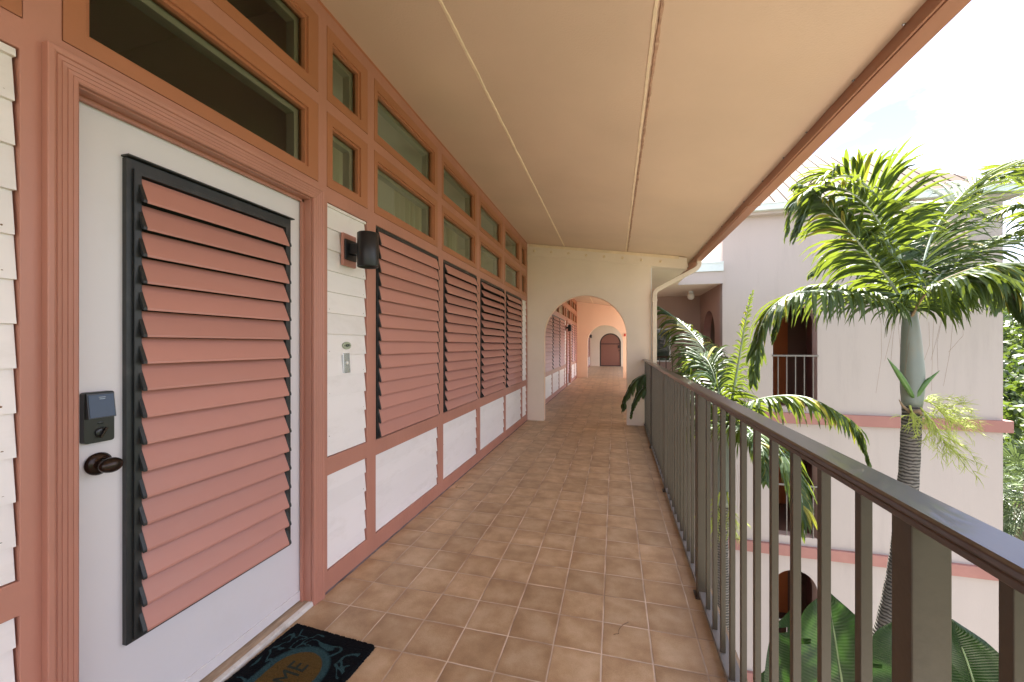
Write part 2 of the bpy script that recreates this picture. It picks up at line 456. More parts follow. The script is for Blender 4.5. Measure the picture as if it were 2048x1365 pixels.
def leaf_mat(name, c1, c2, trans, rough=0.38, tfac=0.42, dead=None, deadamt=0.06):
    m, n, l, b = mat_new(name)
    out = n['Material Output']
    g = n.new("ShaderNodeNewGeometry")
    rp = n.new("ShaderNodeValToRGB")
    rp.color_ramp.elements[0].color = (*c1, 1); rp.color_ramp.elements[1].color = (*c2, 1)
    rp.color_ramp.elements[1].position = 0.9
    if dead:
        rp.color_ramp.elements[1].position = 1 - deadamt - 0.02
        k = rp.color_ramp.elements.new(1 - deadamt); k.color = (*dead, 1)
    l.new(g.outputs['Random Per Island'], rp.inputs['Fac'])
    l.new(rp.outputs['Color'], b.inputs['Base Color'])
    b.inputs['Roughness'].default_value = rough
    t = n.new("ShaderNodeBsdfTranslucent")
    hs = n.new("ShaderNodeMixRGB"); hs.blend_type = 'MIX'; hs.inputs['Fac'].default_value = 0.75
    l.new(rp.outputs['Color'], hs.inputs['Color1']); hs.inputs['Color2'].default_value = (*trans, 1)
    l.new(hs.outputs['Color'], t.inputs['Color'])
    mx = n.new("ShaderNodeMixShader"); mx.inputs[0].default_value = tfac
    l.new(b.outputs[0], mx.inputs[1]); l.new(t.outputs[0], mx.inputs[2]); l.new(mx.outputs[0], out.inputs['Surface'])
    return m
M['palm'] = leaf_mat("palm_leaflets", (0.022, 0.054, 0.020), (0.062, 0.110, 0.026), (0.20, 0.245, 0.015), 0.5, 0.40, dead=(0.30, 0.26, 0.04), deadamt=0.07)
M['foliage'] = leaf_mat("broad_leaves", (0.018, 0.042, 0.008), (0.07, 0.10, 0.02), (0.12, 0.17, 0.015), 0.45, 0.4)
M['foliage2'] = leaf_mat("dark_leaves", (0.010, 0.026, 0.008), (0.035, 0.06, 0.014), (0.06, 0.10, 0.012), 0.45, 0.35)
M['fan'] = leaf_mat("fan_palm_leaves", (0.035, 0.06, 0.028), (0.10, 0.14, 0.06), (0.11, 0.15, 0.035), 0.4, 0.3)
M['rachis'] = paint("pale_green_leafstalk", (0.20, 0.27, 0.13), 0.45, 0.15, 8, 0.1, 30)
M['rachis2'] = paint("grey_green_leafstalk", (0.28, 0.34, 0.25), 0.45, 0.15, 8, 0.1, 30)
M['shaft'] = paint("blue_green_crownshaft", (0.17, 0.195, 0.175), 0.42, 0.12, 3, 0.2, 25, 0.003, stain=(0.22, 0.17, 0.10), stain_amt=0.6, stain_scale=3, streak=(1, 1, 0.35))
M['spathe'] = paint("green_bract", (0.075, 0.16, 0.035), 0.4, 0.2, 6, 0.1, 30)
M['flower'] = paint("yellow_green_flower_stalk", (0.36, 0.42, 0.075), 0.55, 0.25, 14, 0.0)
M['fibre'] = paint("dry_brown_fibre", (0.22, 0.15, 0.09), 0.8, 0.2, 20, 0.0)
M['bark'] = paint("brown_tree_bark", (0.13, 0.095, 0.065), 0.85, 0.2, 10, 0.8, 20, 0.02)

def trunk_mat():
    m, n, l, b = mat_new("ringed_palm_trunk")
    tc = n.new("ShaderNodeTexCoord")
    sx = n.new("ShaderNodeSeparateXYZ"); l.new(tc.outputs['Object'], sx.inputs[0])
    wv = n.new("ShaderNodeTexWave"); wv.bands_direction = 'Z'; wv.inputs['Scale'].default_value = 8.5
    wv.inputs['Distortion'].default_value = 3.5; wv.inputs['Detail'].default_value = 3; wv.inputs['Detail Scale'].default_value = 2.2
    l.new(tc.outputs['Object'], wv.inputs['Vector'])
    n1 = n.new("ShaderNodeTexNoise"); n1.inputs['Scale'].default_value = 14; n1.inputs['Detail'].default_value = 8
    l.new(tc.outputs['Object'], n1.inputs['Vector'])
    mu = n.new("ShaderNodeMath"); mu.operation = 'MULTIPLY'
    l.new(wv.outputs['Fac'], mu.inputs[0]); l.new(n1.outputs['Fac'], mu.inputs[1])
    rp = n.new("ShaderNodeValToRGB"); rp.color_ramp.elements[0].color = (0.03, 0.025, 0.022, 1); rp.color_ramp.elements[0].position = 0.04
    rp.color_ramp.elements[1].color = (0.17, 0.155, 0.14, 1); rp.color_ramp.elements[1].position = 0.36
    l.new(mu.outputs[0], rp.inputs['Fac']); l.new(rp.outputs['Color'], b.inputs['Base Color'])
    b.inputs['Roughness'].default_value = 0.85
    bp = n.new("ShaderNodeBump"); bp.inputs['Strength'].default_value = 0.9; bp.inputs['Distance'].default_value = 0.012
    l.new(mu.outputs[0], bp.inputs['Height']); l.new(bp.outputs['Normal'], b.inputs['Normal'])
    return m
M['trunk'] = trunk_mat()

def paddle_mat():
    m, n, l, b = mat_new("paddle_leaf")
    out = n['Material Output']
    uv = n.new("ShaderNodeUVMap"); uv.uv_map = "UVMap"
    sx = n.new("ShaderNodeSeparateXYZ"); l.new(uv.outputs['UV'], sx.inputs[0])
    # fine veins run across the blade, slanting to the tip
    ab = n.new("ShaderNodeMath"); ab.operation = 'ABSOLUTE'; l.new(sx.outputs[0], ab.inputs[0])
    sl = n.new("ShaderNodeMath"); sl.operation = 'MULTIPLY_ADD'; l.new(ab.outputs[0], sl.inputs[0]); sl.inputs[1].default_value = -0.08; l.new(sx.outputs[1], sl.inputs[2])
    sn = n.new("ShaderNodeMath"); sn.operation = 'MULTIPLY'; l.new(sl.outputs[0], sn.inputs[0]); sn.inputs[1].default_value = 420
    si = n.new("ShaderNodeMath"); si.operation = 'SINE'; l.new(sn.outputs[0], si.inputs[0])
    mr = n.new("ShaderNodeMapRange"); mr.inputs['From Min'].default_value = -1; mr.inputs['To Min'].default_value = 0.8; mr.inputs['To Max'].default_value = 1.12
    l.new(si.outputs[0], mr.inputs['Value'])
    no = n.new("ShaderNodeTexNoise"); no.inputs['Scale'].default_value = 5; l.new(uv.outputs['UV'], no.inputs['Vector'])
    rp = n.new("ShaderNodeValToRGB"); rp.color_ramp.elements[0].color = (0.010, 0.030, 0.009, 1); rp.color_ramp.elements[1].color = (0.026, 0.062, 0.014, 1)
    rp.color_ramp.elements[0].position = 0.3; rp.color_ramp.elements[1].position = 0.75
    l.new(no.outputs['Fac'], rp.inputs['Fac'])
    hs = n.new("ShaderNodeHueSaturation"); l.new(rp.outputs['Color'], hs.inputs['Color']); l.new(mr.outputs['Result'], hs.inputs['Value'])
    l.new(hs.outputs['Color'], b.inputs['Base Color']); b.inputs['Roughness'].default_value = 0.36
    bp = n.new("ShaderNodeBump"); bp.inputs['Strength'].default_value = 0.35; bp.inputs['Distance'].default_value = 0.004
    l.new(si.outputs[0], bp.inputs['Height']); l.new(bp.outputs['Normal'], b.inputs['Normal'])
    t = n.new("ShaderNodeBsdfTranslucent"); t.inputs['Color'].default_value = (0.035, 0.09, 0.01, 1)
    mx = n.new("ShaderNodeMixShader"); mx.inputs[0].default_value = 0.3
    l.new(b.outputs[0], mx.inputs[1]); l.new(t.outputs[0], mx.inputs[2]); l.new(mx.outputs[0], out.inputs['Surface'])
    return m
M['paddle'] = paddle_mat()

def ground_mat(name, c1, c2, scale=0.6, bump=0.5):
    m, n, l, b = mat_new(name)
    tc = n.new("ShaderNodeTexCoord")
    no = n.new("ShaderNodeTexNoise"); no.inputs['Scale'].default_value = scale; no.inputs['Detail'].default_value = 12; no.inputs['Roughness'].default_value = 0.65
    l.new(tc.outputs['Object'], no.inputs['Vector'])
    rp = n.new("ShaderNodeValToRGB"); rp.color_ramp.elements[0].color = (*c1, 1); rp.color_ramp.elements[1].color = (*c2, 1)
    rp.color_ramp.elements[0].position = 0.35; rp.color_ramp.elements[1].position = 0.65
    l.new(no.outputs['Fac'], rp.inputs['Fac']); l.new(rp.outputs['Color'], b.inputs['Base Color'])
    b.inputs['Roughness'].default_value = 0.9
    bp = n.new("ShaderNodeBump"); bp.inputs['Strength'].default_value = bump; bp.inputs['Distance'].default_value = 0.1
    l.new(no.outputs['Fac'], bp.inputs['Height']); l.new(bp.outputs['Normal'], b.inputs['Normal'])
    return m

# ------------------------------------------------------------------ setting: ground, hill, walkway floor
GZ = -8.52
g = MB(); N = 40
def hz(x, y):
    # the hill rises to the right of the tower, far beyond it
    d = max(0.0, (x * 0.5 + y * 0.35) - 14)
    return GZ + min(9.6, d * 0.30) + 0.5 * noise.noise(Vector((x * 0.05, y * 0.05, 0)))* min(1, d / 6)
xs = [-900, -500, -250, -120, -60] + [-40 + 5 * i for i in range(33)] + [150, 220, 320, 500, 900]
ys = [-900, -500, -250, -120, -60] + [-40 + 5 * i for i in range(33)] + [150, 220, 320, 500, 900]
vs = [(x, y, hz(x, y)) for y in ys for x in xs]
nx = len(xs)
g.raw(vs, [(j*nx+i, j*nx+i+1, (j+1)*nx+i+1, (j+1)*nx+i) for j in range(len(ys)-1) for i in range(nx-1)], 0, True)
tag(g.build("ground", ground_mat("ground_soil_and_grass", (0.018, 0.034, 0.010), (0.070, 0.075, 0.035))), kind="structure")
g = MB(); g.box(0.6, 9.0, -12, 9.05, GZ - 0.2, GZ + 0.06)
tag(g.build("pavement", ground_mat("courtyard_paving", (0.36, 0.315, 0.27), (0.48, 0.43, 0.37), 1.5, 0.2)), kind="structure")

FX1 = 0.50                                   # outer edge of the walkway floor
g = MB(); g.box(-1.58, FX1, -3.0, 26.5, -0.24, 0.0)
tag(g.build("walkway_floor", M['tile']), kind="structure")
g = MB(); g.box(FX1 + 0.001, 2.205, 8.72, 11.37, -0.24, -0.001)
tag(g.build("landing_floor", M['slab']), kind="structure")

# ------------------------------------------------------------------ the apartment building (facade, ceiling, gutter)
XF = -1.464
bld = empty("apartment_building", (XF, 0, 0))
tag(bld, "cream and terracotta apartment block with the long wall of shutters and windows", "building")
def B(mb, name, mat, bevel=0.0, parent=None):
    """build as a part of the building, keeping world coordinates"""
    p = parent if parent is not None else bld
    o = mb.build(name, mat, None, bevel)
    o.parent = p
    o.matrix_parent_inverse = Matrix.Translation((-XF, 0, 0)) if True else Matrix()
    return o
def ceil_z(x):
    return 2.846 - 0.146 * x
ZT = ceil_z(XF) + 0.01

# bay tables -----------------------------------------------------------
units = []      # (y0, y1, gy0, gy1) upper windows
shut = []       # (y0, y1, z0, z1, tilt)
sidp = []       # (y0, y1, z0, z1)
doors = []      # (y0, y1, ztop)
# first section
units += [(-0.55, 0.655, -0.45, 0.58), (0.729, 1.690, 0.792, 1.610), (1.752, 2.105, 1.808, 2.025), (2.172, 3.086, 2.221, 3.014),
          (3.176, 4.070, 3.222, 3.996), (4.172, 5.120, 4.222, 5.020), (5.205, 6.150, 5.253, 6.040), (6.225, 6.60, 6.275, 6.50)]
shut += [(2.190, 3.105, 0.70, 2.062, 14), (3.205, 4.075, 0.70, 2.062, 24), (4.195, 5.190, 0.70, 2.062, 33), (5.272, 6.205, 0.70, 2.062, 27)]
for a, b_ in ((1.756, 2.100), (6.285, 6.60)):
    sidp.append((a, b_, 0.707, 2.055)); sidp.append((a, b_, 0.110, 0.612))
for a, b_ in ((2.190, 3.100), (3.203, 4.085), (4.190, 5.195), (5.272, 6.215)):
    sidp.append((a, b_, 0.105, 0.602))
sidp += [(-0.60, 0.650, 0.70, 2.055), (-0.60, 0.650, 0.11, 0.612)]
doors.append((0.745, 1.655, 2.045))
# second section, between the first and the second arch
for a, b_, t in ((7.06, 8.22, 22), (8.30, 9.46, 18), (9.54, 10.70, 20), (10.78, 11.88, 18), (14.02, 14.92, 20), (15.0, 15.86, 20)):
    shut.append((a, b_, 0.70, 2.062, t)); sidp.append((a, b_, 0.105, 0.602))
    units.append((a - 0.01, b_ + 0.01, a + 0.05, b_ - 0.05))
for a, b_ in ((11.97, 12.32), (13.62, 13.93)):
    sidp.append((a, b_, 0.707, 2.055)); sidp.append((a, b_, 0.11, 0.612)); units.append((a, b_, a + 0.05, b_ - 0.05))
doors.append((12.47, 13.47, 2.045)); units.append((12.42, 13.50, 12.50, 13.42))
# third section, up to the gate
for a, b_, t in ((16.35, 17.5, 20), (17.6, 18.7, 20), (18.8, 19.9, 20), (20.0, 21.2, 20), (22.0, 23.15, 20), (23.75, 24.7, 20)):
    shut.append((a, b_, 0.70, 2.062, t)); sidp.append((a, b_, 0.105, 0.602))
    units.append((a - 0.01, b_ + 0.01, a + 0.05, b_ - 0.05))
sidp.append((23.25, 23.62, 0.707, 2.055)); sidp.append((23.25, 23.62, 0.11, 0.612)); units.append((23.22, 23.64, 23.28, 23.58))

UZ = ((2.135, 2.532, 2.195, 2.462), (2.592, 2.985, 2.655, 2.912))
gap = 0.0015
holes = []
for y0, y1, a, b_ in units:
    for z0, z1, c, d in UZ: holes.append((y0, y1, z0, z1))
holes += [s[:4] for s in shut] + [s for s in sidp]
holes += [(d[0], d[1], -0.5, d[2]) for d in doors]
mb = MB()
mb.plate(XF - 0.07, XF, -1.5, 25.1, 0.001, ZT, [(h[0], h[1], max(h[2], 0.001) if h[2] > 0 else -0.5, h[3]) for h in holes])
B(mb, "timber_wall", M['trim'], 0.0025)

# siding panels: lapped boards, lower edge of each board proud of the one below
def siding(y0, y1, z0, z1, seed):
    r = random.Random(seed)
    m = MB()
    pitch = 0.1130
    base = z0 - 0.02 - r.random() * 0.03
    z = base
    while z < z1:
        zb, zt = max(z, z0 + 0.003), min(z + pitch, z1 - 0.003)
        if zt - zb > 0.01:
            fb = (zb - z) / pitch; ft = (zt - z) / pitch
            xb = XF - 0.004 - 0.013 * fb - r.random() * 0.0015
            xt = XF - 0.004 - 0.013 * ft
            e0, e1 = y0 + 0.001 + r.random() * 0.002, y1 - 0.003 - r.random() * 0.004
            n = max(2, int((e1 - e0) / 0.12))
            j = [(r.random() - 0.5) * 0.0012 for _ in range(n + 1)]
            vs = []
            for i in range(n + 1):
                y = e0 + (e1 - e0) * i / n
                vs += [(xb, y, zb + j[i]), (xt, y, zt), (XF - 0.045, y, zt), (XF - 0.045, y, zb + j[i])]
            fs = []
            for i in range(n):
                a, c = 4 * i, 4 * i + 4
                fs += [(a, c, c+1, a+1), (a+1, c+1, c+2, a+2), (a+3, a+2, c+2, c+3), (a, a+3, c+3, c)]
            fs += [(0, 1, 2, 3), tuple(4*n + k for k in (3, 2, 1, 0))]
            m.raw(vs, fs)
        z += pitch
    m.box(XF - 0.06, XF - 0.046, y0 + 0.0005, y1 - 0.0005, z0 + 0.0005, z1 - 0.0005)
    z = base
    while z + pitch < z1:
        for yy in (y0 + 0.022 + r.random() * 0.006, y1 - 0.024 - r.random() * 0.006):
            if r.random() < 0.55 and z + 0.02 > z0:
                xn = XF - 0.0062 - 0.013 * 0.16
                rad = r.uniform(0.0022, 0.0036)
                ring = [(xn + 0.0016, yy + rad * math.cos(q * 0.785), z + 0.019 + rad * math.sin(q * 0.785)) for q in range(8)]
                m.face(ring, 1)
        z += pitch
    return m
for i, s in enumerate(sidp):
    B(siding(*s, 100 + i), "siding_panel", [M['siding'], M['rust']], 0)

# upper windows
for i, (y0, y1, a, b_) in enumerate(units):
    for z0, z1, c, d in UZ:
        m = MB()
        m.plate(XF - 0.05, XF + 0.0015, y0 + gap, y1 - gap, z0 + gap, z1 - gap, [(a - 0.013, b_ + 0.013, c - 0.013, d + 0.013)])
        m.plate(XF - 0.045, XF - 0.009, a - 0.018, b_ + 0.018, c - 0.018, d + 0.018, [(a, b_, c, d)])
        w = B(m, "window", M['sash_glow'], 0.0015)
        m = MB(); m.face([(XF - 0.030, a - 0.002, c - 0.002), (XF - 0.030, b_ + 0.002, c - 0.002), (XF - 0.030, b_ + 0.002, d + 0.002), (XF - 0.030, a - 0.002, d + 0.002)])
        p = m.build("pane", M['glass'], None, 0, False); p.parent = w
        m = MB(); m.plate(XF - 0.10, XF - 0.052, a - 0.03, b_ + 0.03, c - 0.03, d + 0.03, [(a + 0.004, b_ - 0.022, c + 0.004, d - 0.022)])
        p = m.build("inner_frame", M['vinyl'], None, 0.002); p.parent = w

# louvred shutters
def shutter_mesh(y0, y1, z0, z1, xb, tilt, flange=0.018, stile=0.026, nsl=None, open_jit=1.0, seed=0, cap=0.012):
    r = random.Random(seed)
    fr, sl = MB(), MB()
    # frame: outer flange and inner stiles
    fr.plate(xb - 0.03, xb + 0.008, y0 + 0.002, y1 - 0.002, z0 + 0.002, z1 - 0.002, [(y0 + flange, y1 - flange, z0 + flange, z1 - flange * 1.6)])
    fr.plate(xb - 0.028, xb + 0.018, y0 + flange - 0.004, y1 - flange + 0.004, z0 + flange * 0.6, z1 - flange * 1.5,
             [(y0 + flange + stile * 0.55, y1 - flange - stile * 0.55, z0 + flange, z1 - flange * 2.2)])
    zlo, zhi = z0 + flange * 1.1, z1 - flange * 2.4
    n = nsl or max(1, round((zhi - zlo) / 0.0866))
    pitch = (zhi - zlo) / n
    ya, yb = y0 + flange + stile * 0.25, y1 - flange - stile * 0.25
    for i in range(n):
        zc = zlo + pitch * (i + 0.5)
        th = R(tilt + (r.random() - 0.5) * 2.2 * open_jit)
        hl = pitch * 0.535
        tk = 0.0055
        cx_ = xb + 0.018
        ct, st = math.cos(th), math.sin(th)
        def P(s, t):      # s along blade (down positive), t outward thickness
            return (cx_ + s * st + t * ct, zc - s * ct + t * st)
        prof = [P(-hl, 0.0), P(-hl, tk * 0.6), P(-hl * 0.6, tk), P(hl * 0.85, tk), P(hl, tk * 0.5), P(hl, 0)]
        sag = (r.random() - 0.5) * 0.0015
        sl.prism([(p[0], p[1]) for p in prof], 'y', ya + cap, yb - cap)
        prof2 = [P(-hl - 0.001, -0.004), P(-hl - 0.001, tk * 0.6 + 0.001), P(-hl * 0.6, tk + 0.0012), P(hl * 0.85, tk + 0.0012), P(hl + 0.001, tk * 0.5), P(hl * 0.9, -0.004)]
        fr.prism(prof2, 'y', ya, ya + cap - 0.0005)
        fr.prism(prof2, 'y', yb - cap + 0.0005, yb)
    return fr, sl
for i, (y0, y1, z0, z1, t) in enumerate(shut):
    fr, sl = shutter_mesh(y0, y1, z0, z1, XF - 0.012, t, seed=i, flange=0.013, stile=0.02)
    fr.box(XF - 0.066, XF - 0.060, y0 + 0.001, y1 - 0.001, z0 + 0.001, z1 - 0.001, 1)
    f = B(fr, "shutter", [M['dark'], M['void']], 0.0007)
    s = sl.build("louvre_slats", M['slat'], None, 0.0008); s.parent = f

# doors
def door(y0, y1, zt, seed, full=True):
    XD = XF - 0.058
    m = MB(); m.box(XD - 0.045, XD, y0 + 0.018, y1 - 0.018, 0.028, zt - 0.018)
    # door sweep, a faint ledge line above the foot of the leaf
    m.box(XD, XD + 0.006, y0 + 0.03, y1 - 0.02, 0.030, 0.075)
    d = B(m, "door", M['door'], 0.0015)
    # jamb lining and stop
    m = MB()
    m.box(XF - 0.12, XF - 0.001, y0 + 0.0005, y0 + 0.017, 0.022, zt - 0.0005)
    m.box(XF - 0.12, XF - 0.001, y1 - 0.017, y1 - 0.0005, 0.022, zt - 0.0005)
    m.box(XF - 0.12, XF - 0.001, y0 + 0.0165, y1 - 0.0165, zt - 0.017, zt - 0.0006)
    m.box(XD + 0.004, XD + 0.018, y1 - 0.030, y1 - 0.0165, 0.022, zt - 0.017)
    m.box(XD + 0.004, XD + 0.018, y0 + 0.0165, y0 + 0.030, 0.022, zt - 0.017)
    m.box(XD + 0.004, XD + 0.018, y0 + 0.0165, y1 - 0.0165, zt - 0.030, zt - 0.0165)
    jb = m.build("jamb", M['trim'], None, 0.001); jb.parent = d
    # fluted casing, mitred at the top corners
    yL, yR, zT = y0 + 0.012, y1 - 0.012, zt - 0.012
    prof = [(0, 0), (0, 0.013), (0.004, 0.016), (0.012, 0.0165), (0.0135, 0.0145), (0.015, 0.0165), (0.024, 0.0178), (0.0255, 0.0155),
            (0.027, 0.0178), (0.036, 0.0195), (0.0375, 0.0172), (0.039, 0.0195), (0.047, 0.0215), (0.049, 0.019), (0.052, 0.0235), (0.056, 0.025), (0.066, 0.0255), (0.068, 0.023), (0.068, 0)]
    st = [(yL, 0.001, -1, 0), (yL, zT, -1, 1), (yR, zT, 1, 1), (yR, 0.001, 1, 0)]
    vs = []
    for (yy, zz, dy, dz) in st:
        for w, h in prof:
            vs.append((XF + h + 0.0005, yy + dy * w, zz + dz * w))
    n = len(prof); fs = []
    for k in range(3):
        for i in range(n - 1):
            fs.append((k*n+i, k*n+i+1, (k+1)*n+i+1, (k+1)*n+i))
    fs += [tuple(range(n)), tuple(3*n + i for i in range(n-1, -1, -1))]
    m = MB(); m.raw(vs, fs)
    c = m.build("door_casing", M['trim'], None, 0); c.parent = d
    # threshold
    m = MB()
    m.hexa([(XF-0.12,y0,0.001),(XF-0.012,y0,0.001),(XF-0.012,y1,0.001),(XF-0.12,y1,0.001),(XF-0.12,y0,0.026),(XF-0.012,y0,0.021),(XF-0.012,y1,0.021),(XF-0.12,y1,0.026)])
    m.hexa([(XF-0.0115,y0-0.002,0.001),(XF+0.012,y0-0.002,0.001),(XF+0.012,y1-0.008,0.001),(XF-0.0115,y1-0.008,0.001),(XF-0.0115,y0-0.002,0.024),(XF+0.006,y0-0.002,0.019),(XF+0.006,y1-0.008,0.019),(XF-0.0115,y1-0.008,0.024)], 1)
    t = m.build("threshold", [M['sill'], M['sillw']], None, 0.002); t.parent = d
    # shutter on the door
    sy0, sy1 = y0 + 0.152, y1 - 0.098
    fr, sl = shutter_mesh(sy0, sy1, 0.340, 1.902, XD + 0.010, 23, flange=0.022, stile=0.030, nsl=17, seed=seed, cap=0.012)
    fr.box(XD + 0.0005, XD + 0.0025, sy0 + 0.02, sy1 - 0.02, 0.36, 1.88, 1)
    fr.box(XD - 0.001, XD + 0.034, sy0 - 0.002, sy1 + 0.006, 1.9025, 1.908)
    f = fr.build("shutter_frame", [M['dark'], M['void']], None, 0.0012); f.parent = d
    s = sl.build("louvre_slats", M['slat'], None, 0.001); s.parent = d
    # knob
    ky, kz = y0 + 0.092, 0.940
    m = MB()
    m.lathe([(0.030, 0.0), (0.034, 0.003), (0.034, 0.006), (0.026, 0.011), (0.022, 0.013), (0.015, 0.016), (0.012, 0.030), (0.012, 0.040)], (XD, ky, kz), 'x', 28)
    m.lathe([(0.006, 0.036), (0.018, 0.040), (0.026, 0.047), (0.029, 0.055), (0.028, 0.063), (0.022, 0.070), (0.012, 0.0745), (0.003, 0.076)], (XD, ky, kz), 'x', 28, 0, (1.0, 0.78))
    k = m.build("door_knob", M['bronze'], None, 0); k.parent = d
    # keypad lock
    ly0, ly1, lz0, lz1 = y0 + 0.050, y0 + 0.122, 1.008, 1.160
    m = MB()
    def rr(y0_, y1_, z0_, z1_, rad, x0_, x1_, mi):
        pts = []
        for (cy, cz, a0) in ((y1_-rad, z1_-rad, 0), (y0_+rad, z1_-rad, 90), (y0_+rad, z0_+rad, 180), (y1_-rad, z0_+rad, 270)):
            for q in range(5):
                a = R(a0 + q * 22.5); pts.append((cy + rad * math.cos(a), cz + rad * math.sin(a)))
        m.prism(pts, 'x', x0_, x1_, mi)
    rr(ly0, ly1, lz0, lz1, 0.007, XD + 0.0005, XD + 0.020, 0)
    # upper wedge carrying the screen
    m.hexa([(XD+0.0195,ly0+0.002,lz1-0.078),(XD+0.0195,ly1-0.002,lz1-0.078),(XD+0.0195,ly1-0.002,lz1-0.003),(XD+0.0195,ly0+0.002,lz1-0.003),
            (XD+0.034,ly0+0.003,lz1-0.078),(XD+0.034,ly1-0.003,lz1-0.078),(XD+0.024,ly1-0.003,lz1-0.004),(XD+0.024,ly0+0.003,lz1-0.004)], 0)
    m.hexa([(XD+0.0335,ly0+0.006,lz1-0.075),(XD+0.0335,ly1-0.006,lz1-0.075),(XD+0.0245,ly1-0.006,lz1-0.008),(XD+0.0245,ly0+0.006,lz1-0.008),
            (XD+0.0350,ly0+0.006,lz1-0.075),(XD+0.0350,ly1-0.006,lz1-0.075),(XD+0.0262,ly1-0.006,lz1-0.008),(XD+0.0262,ly0+0.006,lz1-0.008)], 1)
    for q, (aa, bb_) in enumerate(((0.030, 0.046), (0.031, 0.045))):
        zc = lz1 - 0.017 - q * 0.005
        m.box(XD + 0.0271 + q * 0.0006, XD + 0.0280 + q * 0.0006, ly0 + aa, ly0 + bb_, zc, zc + 0.0022, 2)
    # small oval emblem and the turn key
    m.lathe([(0.0075, 0), (0.0075, 0.0012), (0.006, 0.0016)], (XD + 0.0200, (ly0+ly1)/2 + 0.002, lz1 - 0.094), 'x', 20, 0, (1, 0.6))
    m.lathe([(0.013, 0), (0.013, 0.004), (0.010, 0.006), (0.004, 0.006)], (XD + 0.0200, (ly0+ly1)/2 + 0.001, lz0 + 0.030), 'x', 24, 0)
    m.hexa([(XD+0.0255,ly0+0.030,lz0+0.016),(XD+0.0255,ly0+0.034,lz0+0.013),(XD+0.0255,ly0+0.050,lz0+0.042),(XD+0.0255,ly0+0.046,lz0+0.045),
            (XD+0.034,ly0+0.030,lz0+0.016),(XD+0.034,ly0+0.034,lz0+0.013),(XD+0.034,ly0+0.050,lz0+0.042),(XD+0.034,ly0+0.046,lz0+0.045)], 3)
    k = m.build("keypad_lock", [M['plastic'], M['screen'], M['grey_mark'], M['bronze']], None, 0.0006); k.parent = d
    return d
door(*doors[0], 50)
door(*doors[1], 51)

# ceiling: one sloping slab, with the joints between its sheets
EX = 1.205
m = MB()
m.hexa([(-1.66,-3,ceil_z(-1.66)),(EX,-3,ceil_z(EX)),(EX,26.5,ceil_z(EX)),(-1.66,26.5,ceil_z(-1.66)),
        (-1.66,-3,ceil_z(-1.66)+0.18),(EX,-3,ceil_z(EX)+0.12),(EX,26.5,ceil_z(EX)+0.12),(-1.66,26.5,ceil_z(-1.66)+0.18)])
B(m, "ceiling", M['ceil'])
m = MB()
m.hexa([(-5.2,-3,3.6),(1.24,-3,ceil_z(1.24)+0.125),(1.24,26.5,ceil_z(1.24)+0.125),(-5.2,26.5,3.6),
        (-5.2,-3,3.72),(1.24,-3,ceil_z(1.24)+0.16),(1.24,26.5,ceil_z(1.24)+0.16),(-5.2,26.5,3.72)])
B(m, "roof", M['roofmetal'])
def strip(x, w, h, y0, y1, amp, seed, mat, name="ceiling_strip"):
    r = random.Random(seed); m = MB()
    n = int((y1 - y0) / 0.02); vs = []; fs = []
    for i in range(n + 1):
        y = y0 + (y1 - y0) * i / n
        a = amp * noise.noise(Vector((y * 7, seed, 0))) + amp * 0.7 * noise.noise(Vector((y * 31, seed, 3)))
        b_ = amp * noise.noise(Vector((y * 6, seed + 9, 0))) + amp * 0.8 * noise.noise(Vector((y * 27, seed + 5, 3)))
        hh = h * (1 + 0.5 * noise.noise(Vector((y * 15, seed, 7))))
        for (dx, dz) in ((-w/2 + a, 0.001), (-w/2 + a + w * 0.2, -hh), (w/2 + b_ - w * 0.2, -hh), (w/2 + b_, 0.001)):
            vs.append((x + dx, y, ceil_z(x + dx) + dz))
    for i in range(n):
        for k in range(3):
            fs.append((4*i+k, 4*i+k+1, 4*i+k+5, 4*i+k+4))
    m.raw(vs, fs, 0, False)
    return B(m, name, mat)
strip(-0.815, 0.024, 0.005, -2.5, 6.60, 0.004, 1, M['strip'])
strip(0.178, 0.020, 0.005, -2.5, 6.60, 0.003, 2, M['strip'])
strip(0.204, 0.018, 0.009, -2.5, 6.60, 0.006, 3, M['caulk'], "caulk_joint")
strip(-0.815, 0.024, 0.005, 6.9, 15.8, 0.004, 4, M['strip'])
strip(0.20, 0.024, 0.005, 6.9, 15.8, 0.004, 5, M['strip'])
# thin caulk line where the wall meets the ceiling
m = MB(); m.prism([(XF, ZT - 0.016), (XF + 0.006, ZT - 0.014), (XF + 0.012, ZT - 0.010 - 0.003), (XF + 0.012, ZT + 0.01), (XF, ZT + 0.01)], 'y', -2.5, 6.60)
B(m, "cornice_bead", M['sash_glow'])

# gutter along the eave, seen from below, with its joints and screws
GYE = 8.22
m = MB()
m.box(EX - 0.004, EX + 0.010, -3, GYE, 2.606, 2.80)
m.box(EX + 0.0105, EX + 0.100, -3, GYE, 2.600, 2.614)
m.box(EX + 0.0905, EX + 0.104, -3, GYE, 2.6145, 2.76)
m.box(EX + 0.086, EX + 0.112, -3, GYE, 2.7605, 2.775)
m.box(EX + 0.0105, EX + 0.0900, GYE - 0.006, GYE, 2.6145, 2.75)
for y in (1.05, 4.1, 7.2):
    m.box(EX - 0.0065, EX + 0.1065, y, y + 0.022, 2.5975, 2.618)
gt = B(m, "gutter", M['gutter'], 0.003)
for k in range(18):
    m = MB(); m.lathe([(0.007, 0), (0.007, -0.003), (0.003, -0.007)], (EX - 0.012, 0.35 + k * 0.42 + 0.05 * math.sin(k * 2.3), ceil_z(EX) - 0.001), 'z', 10)
    s = m.build("screw", M['steel'], None); s.parent = gt

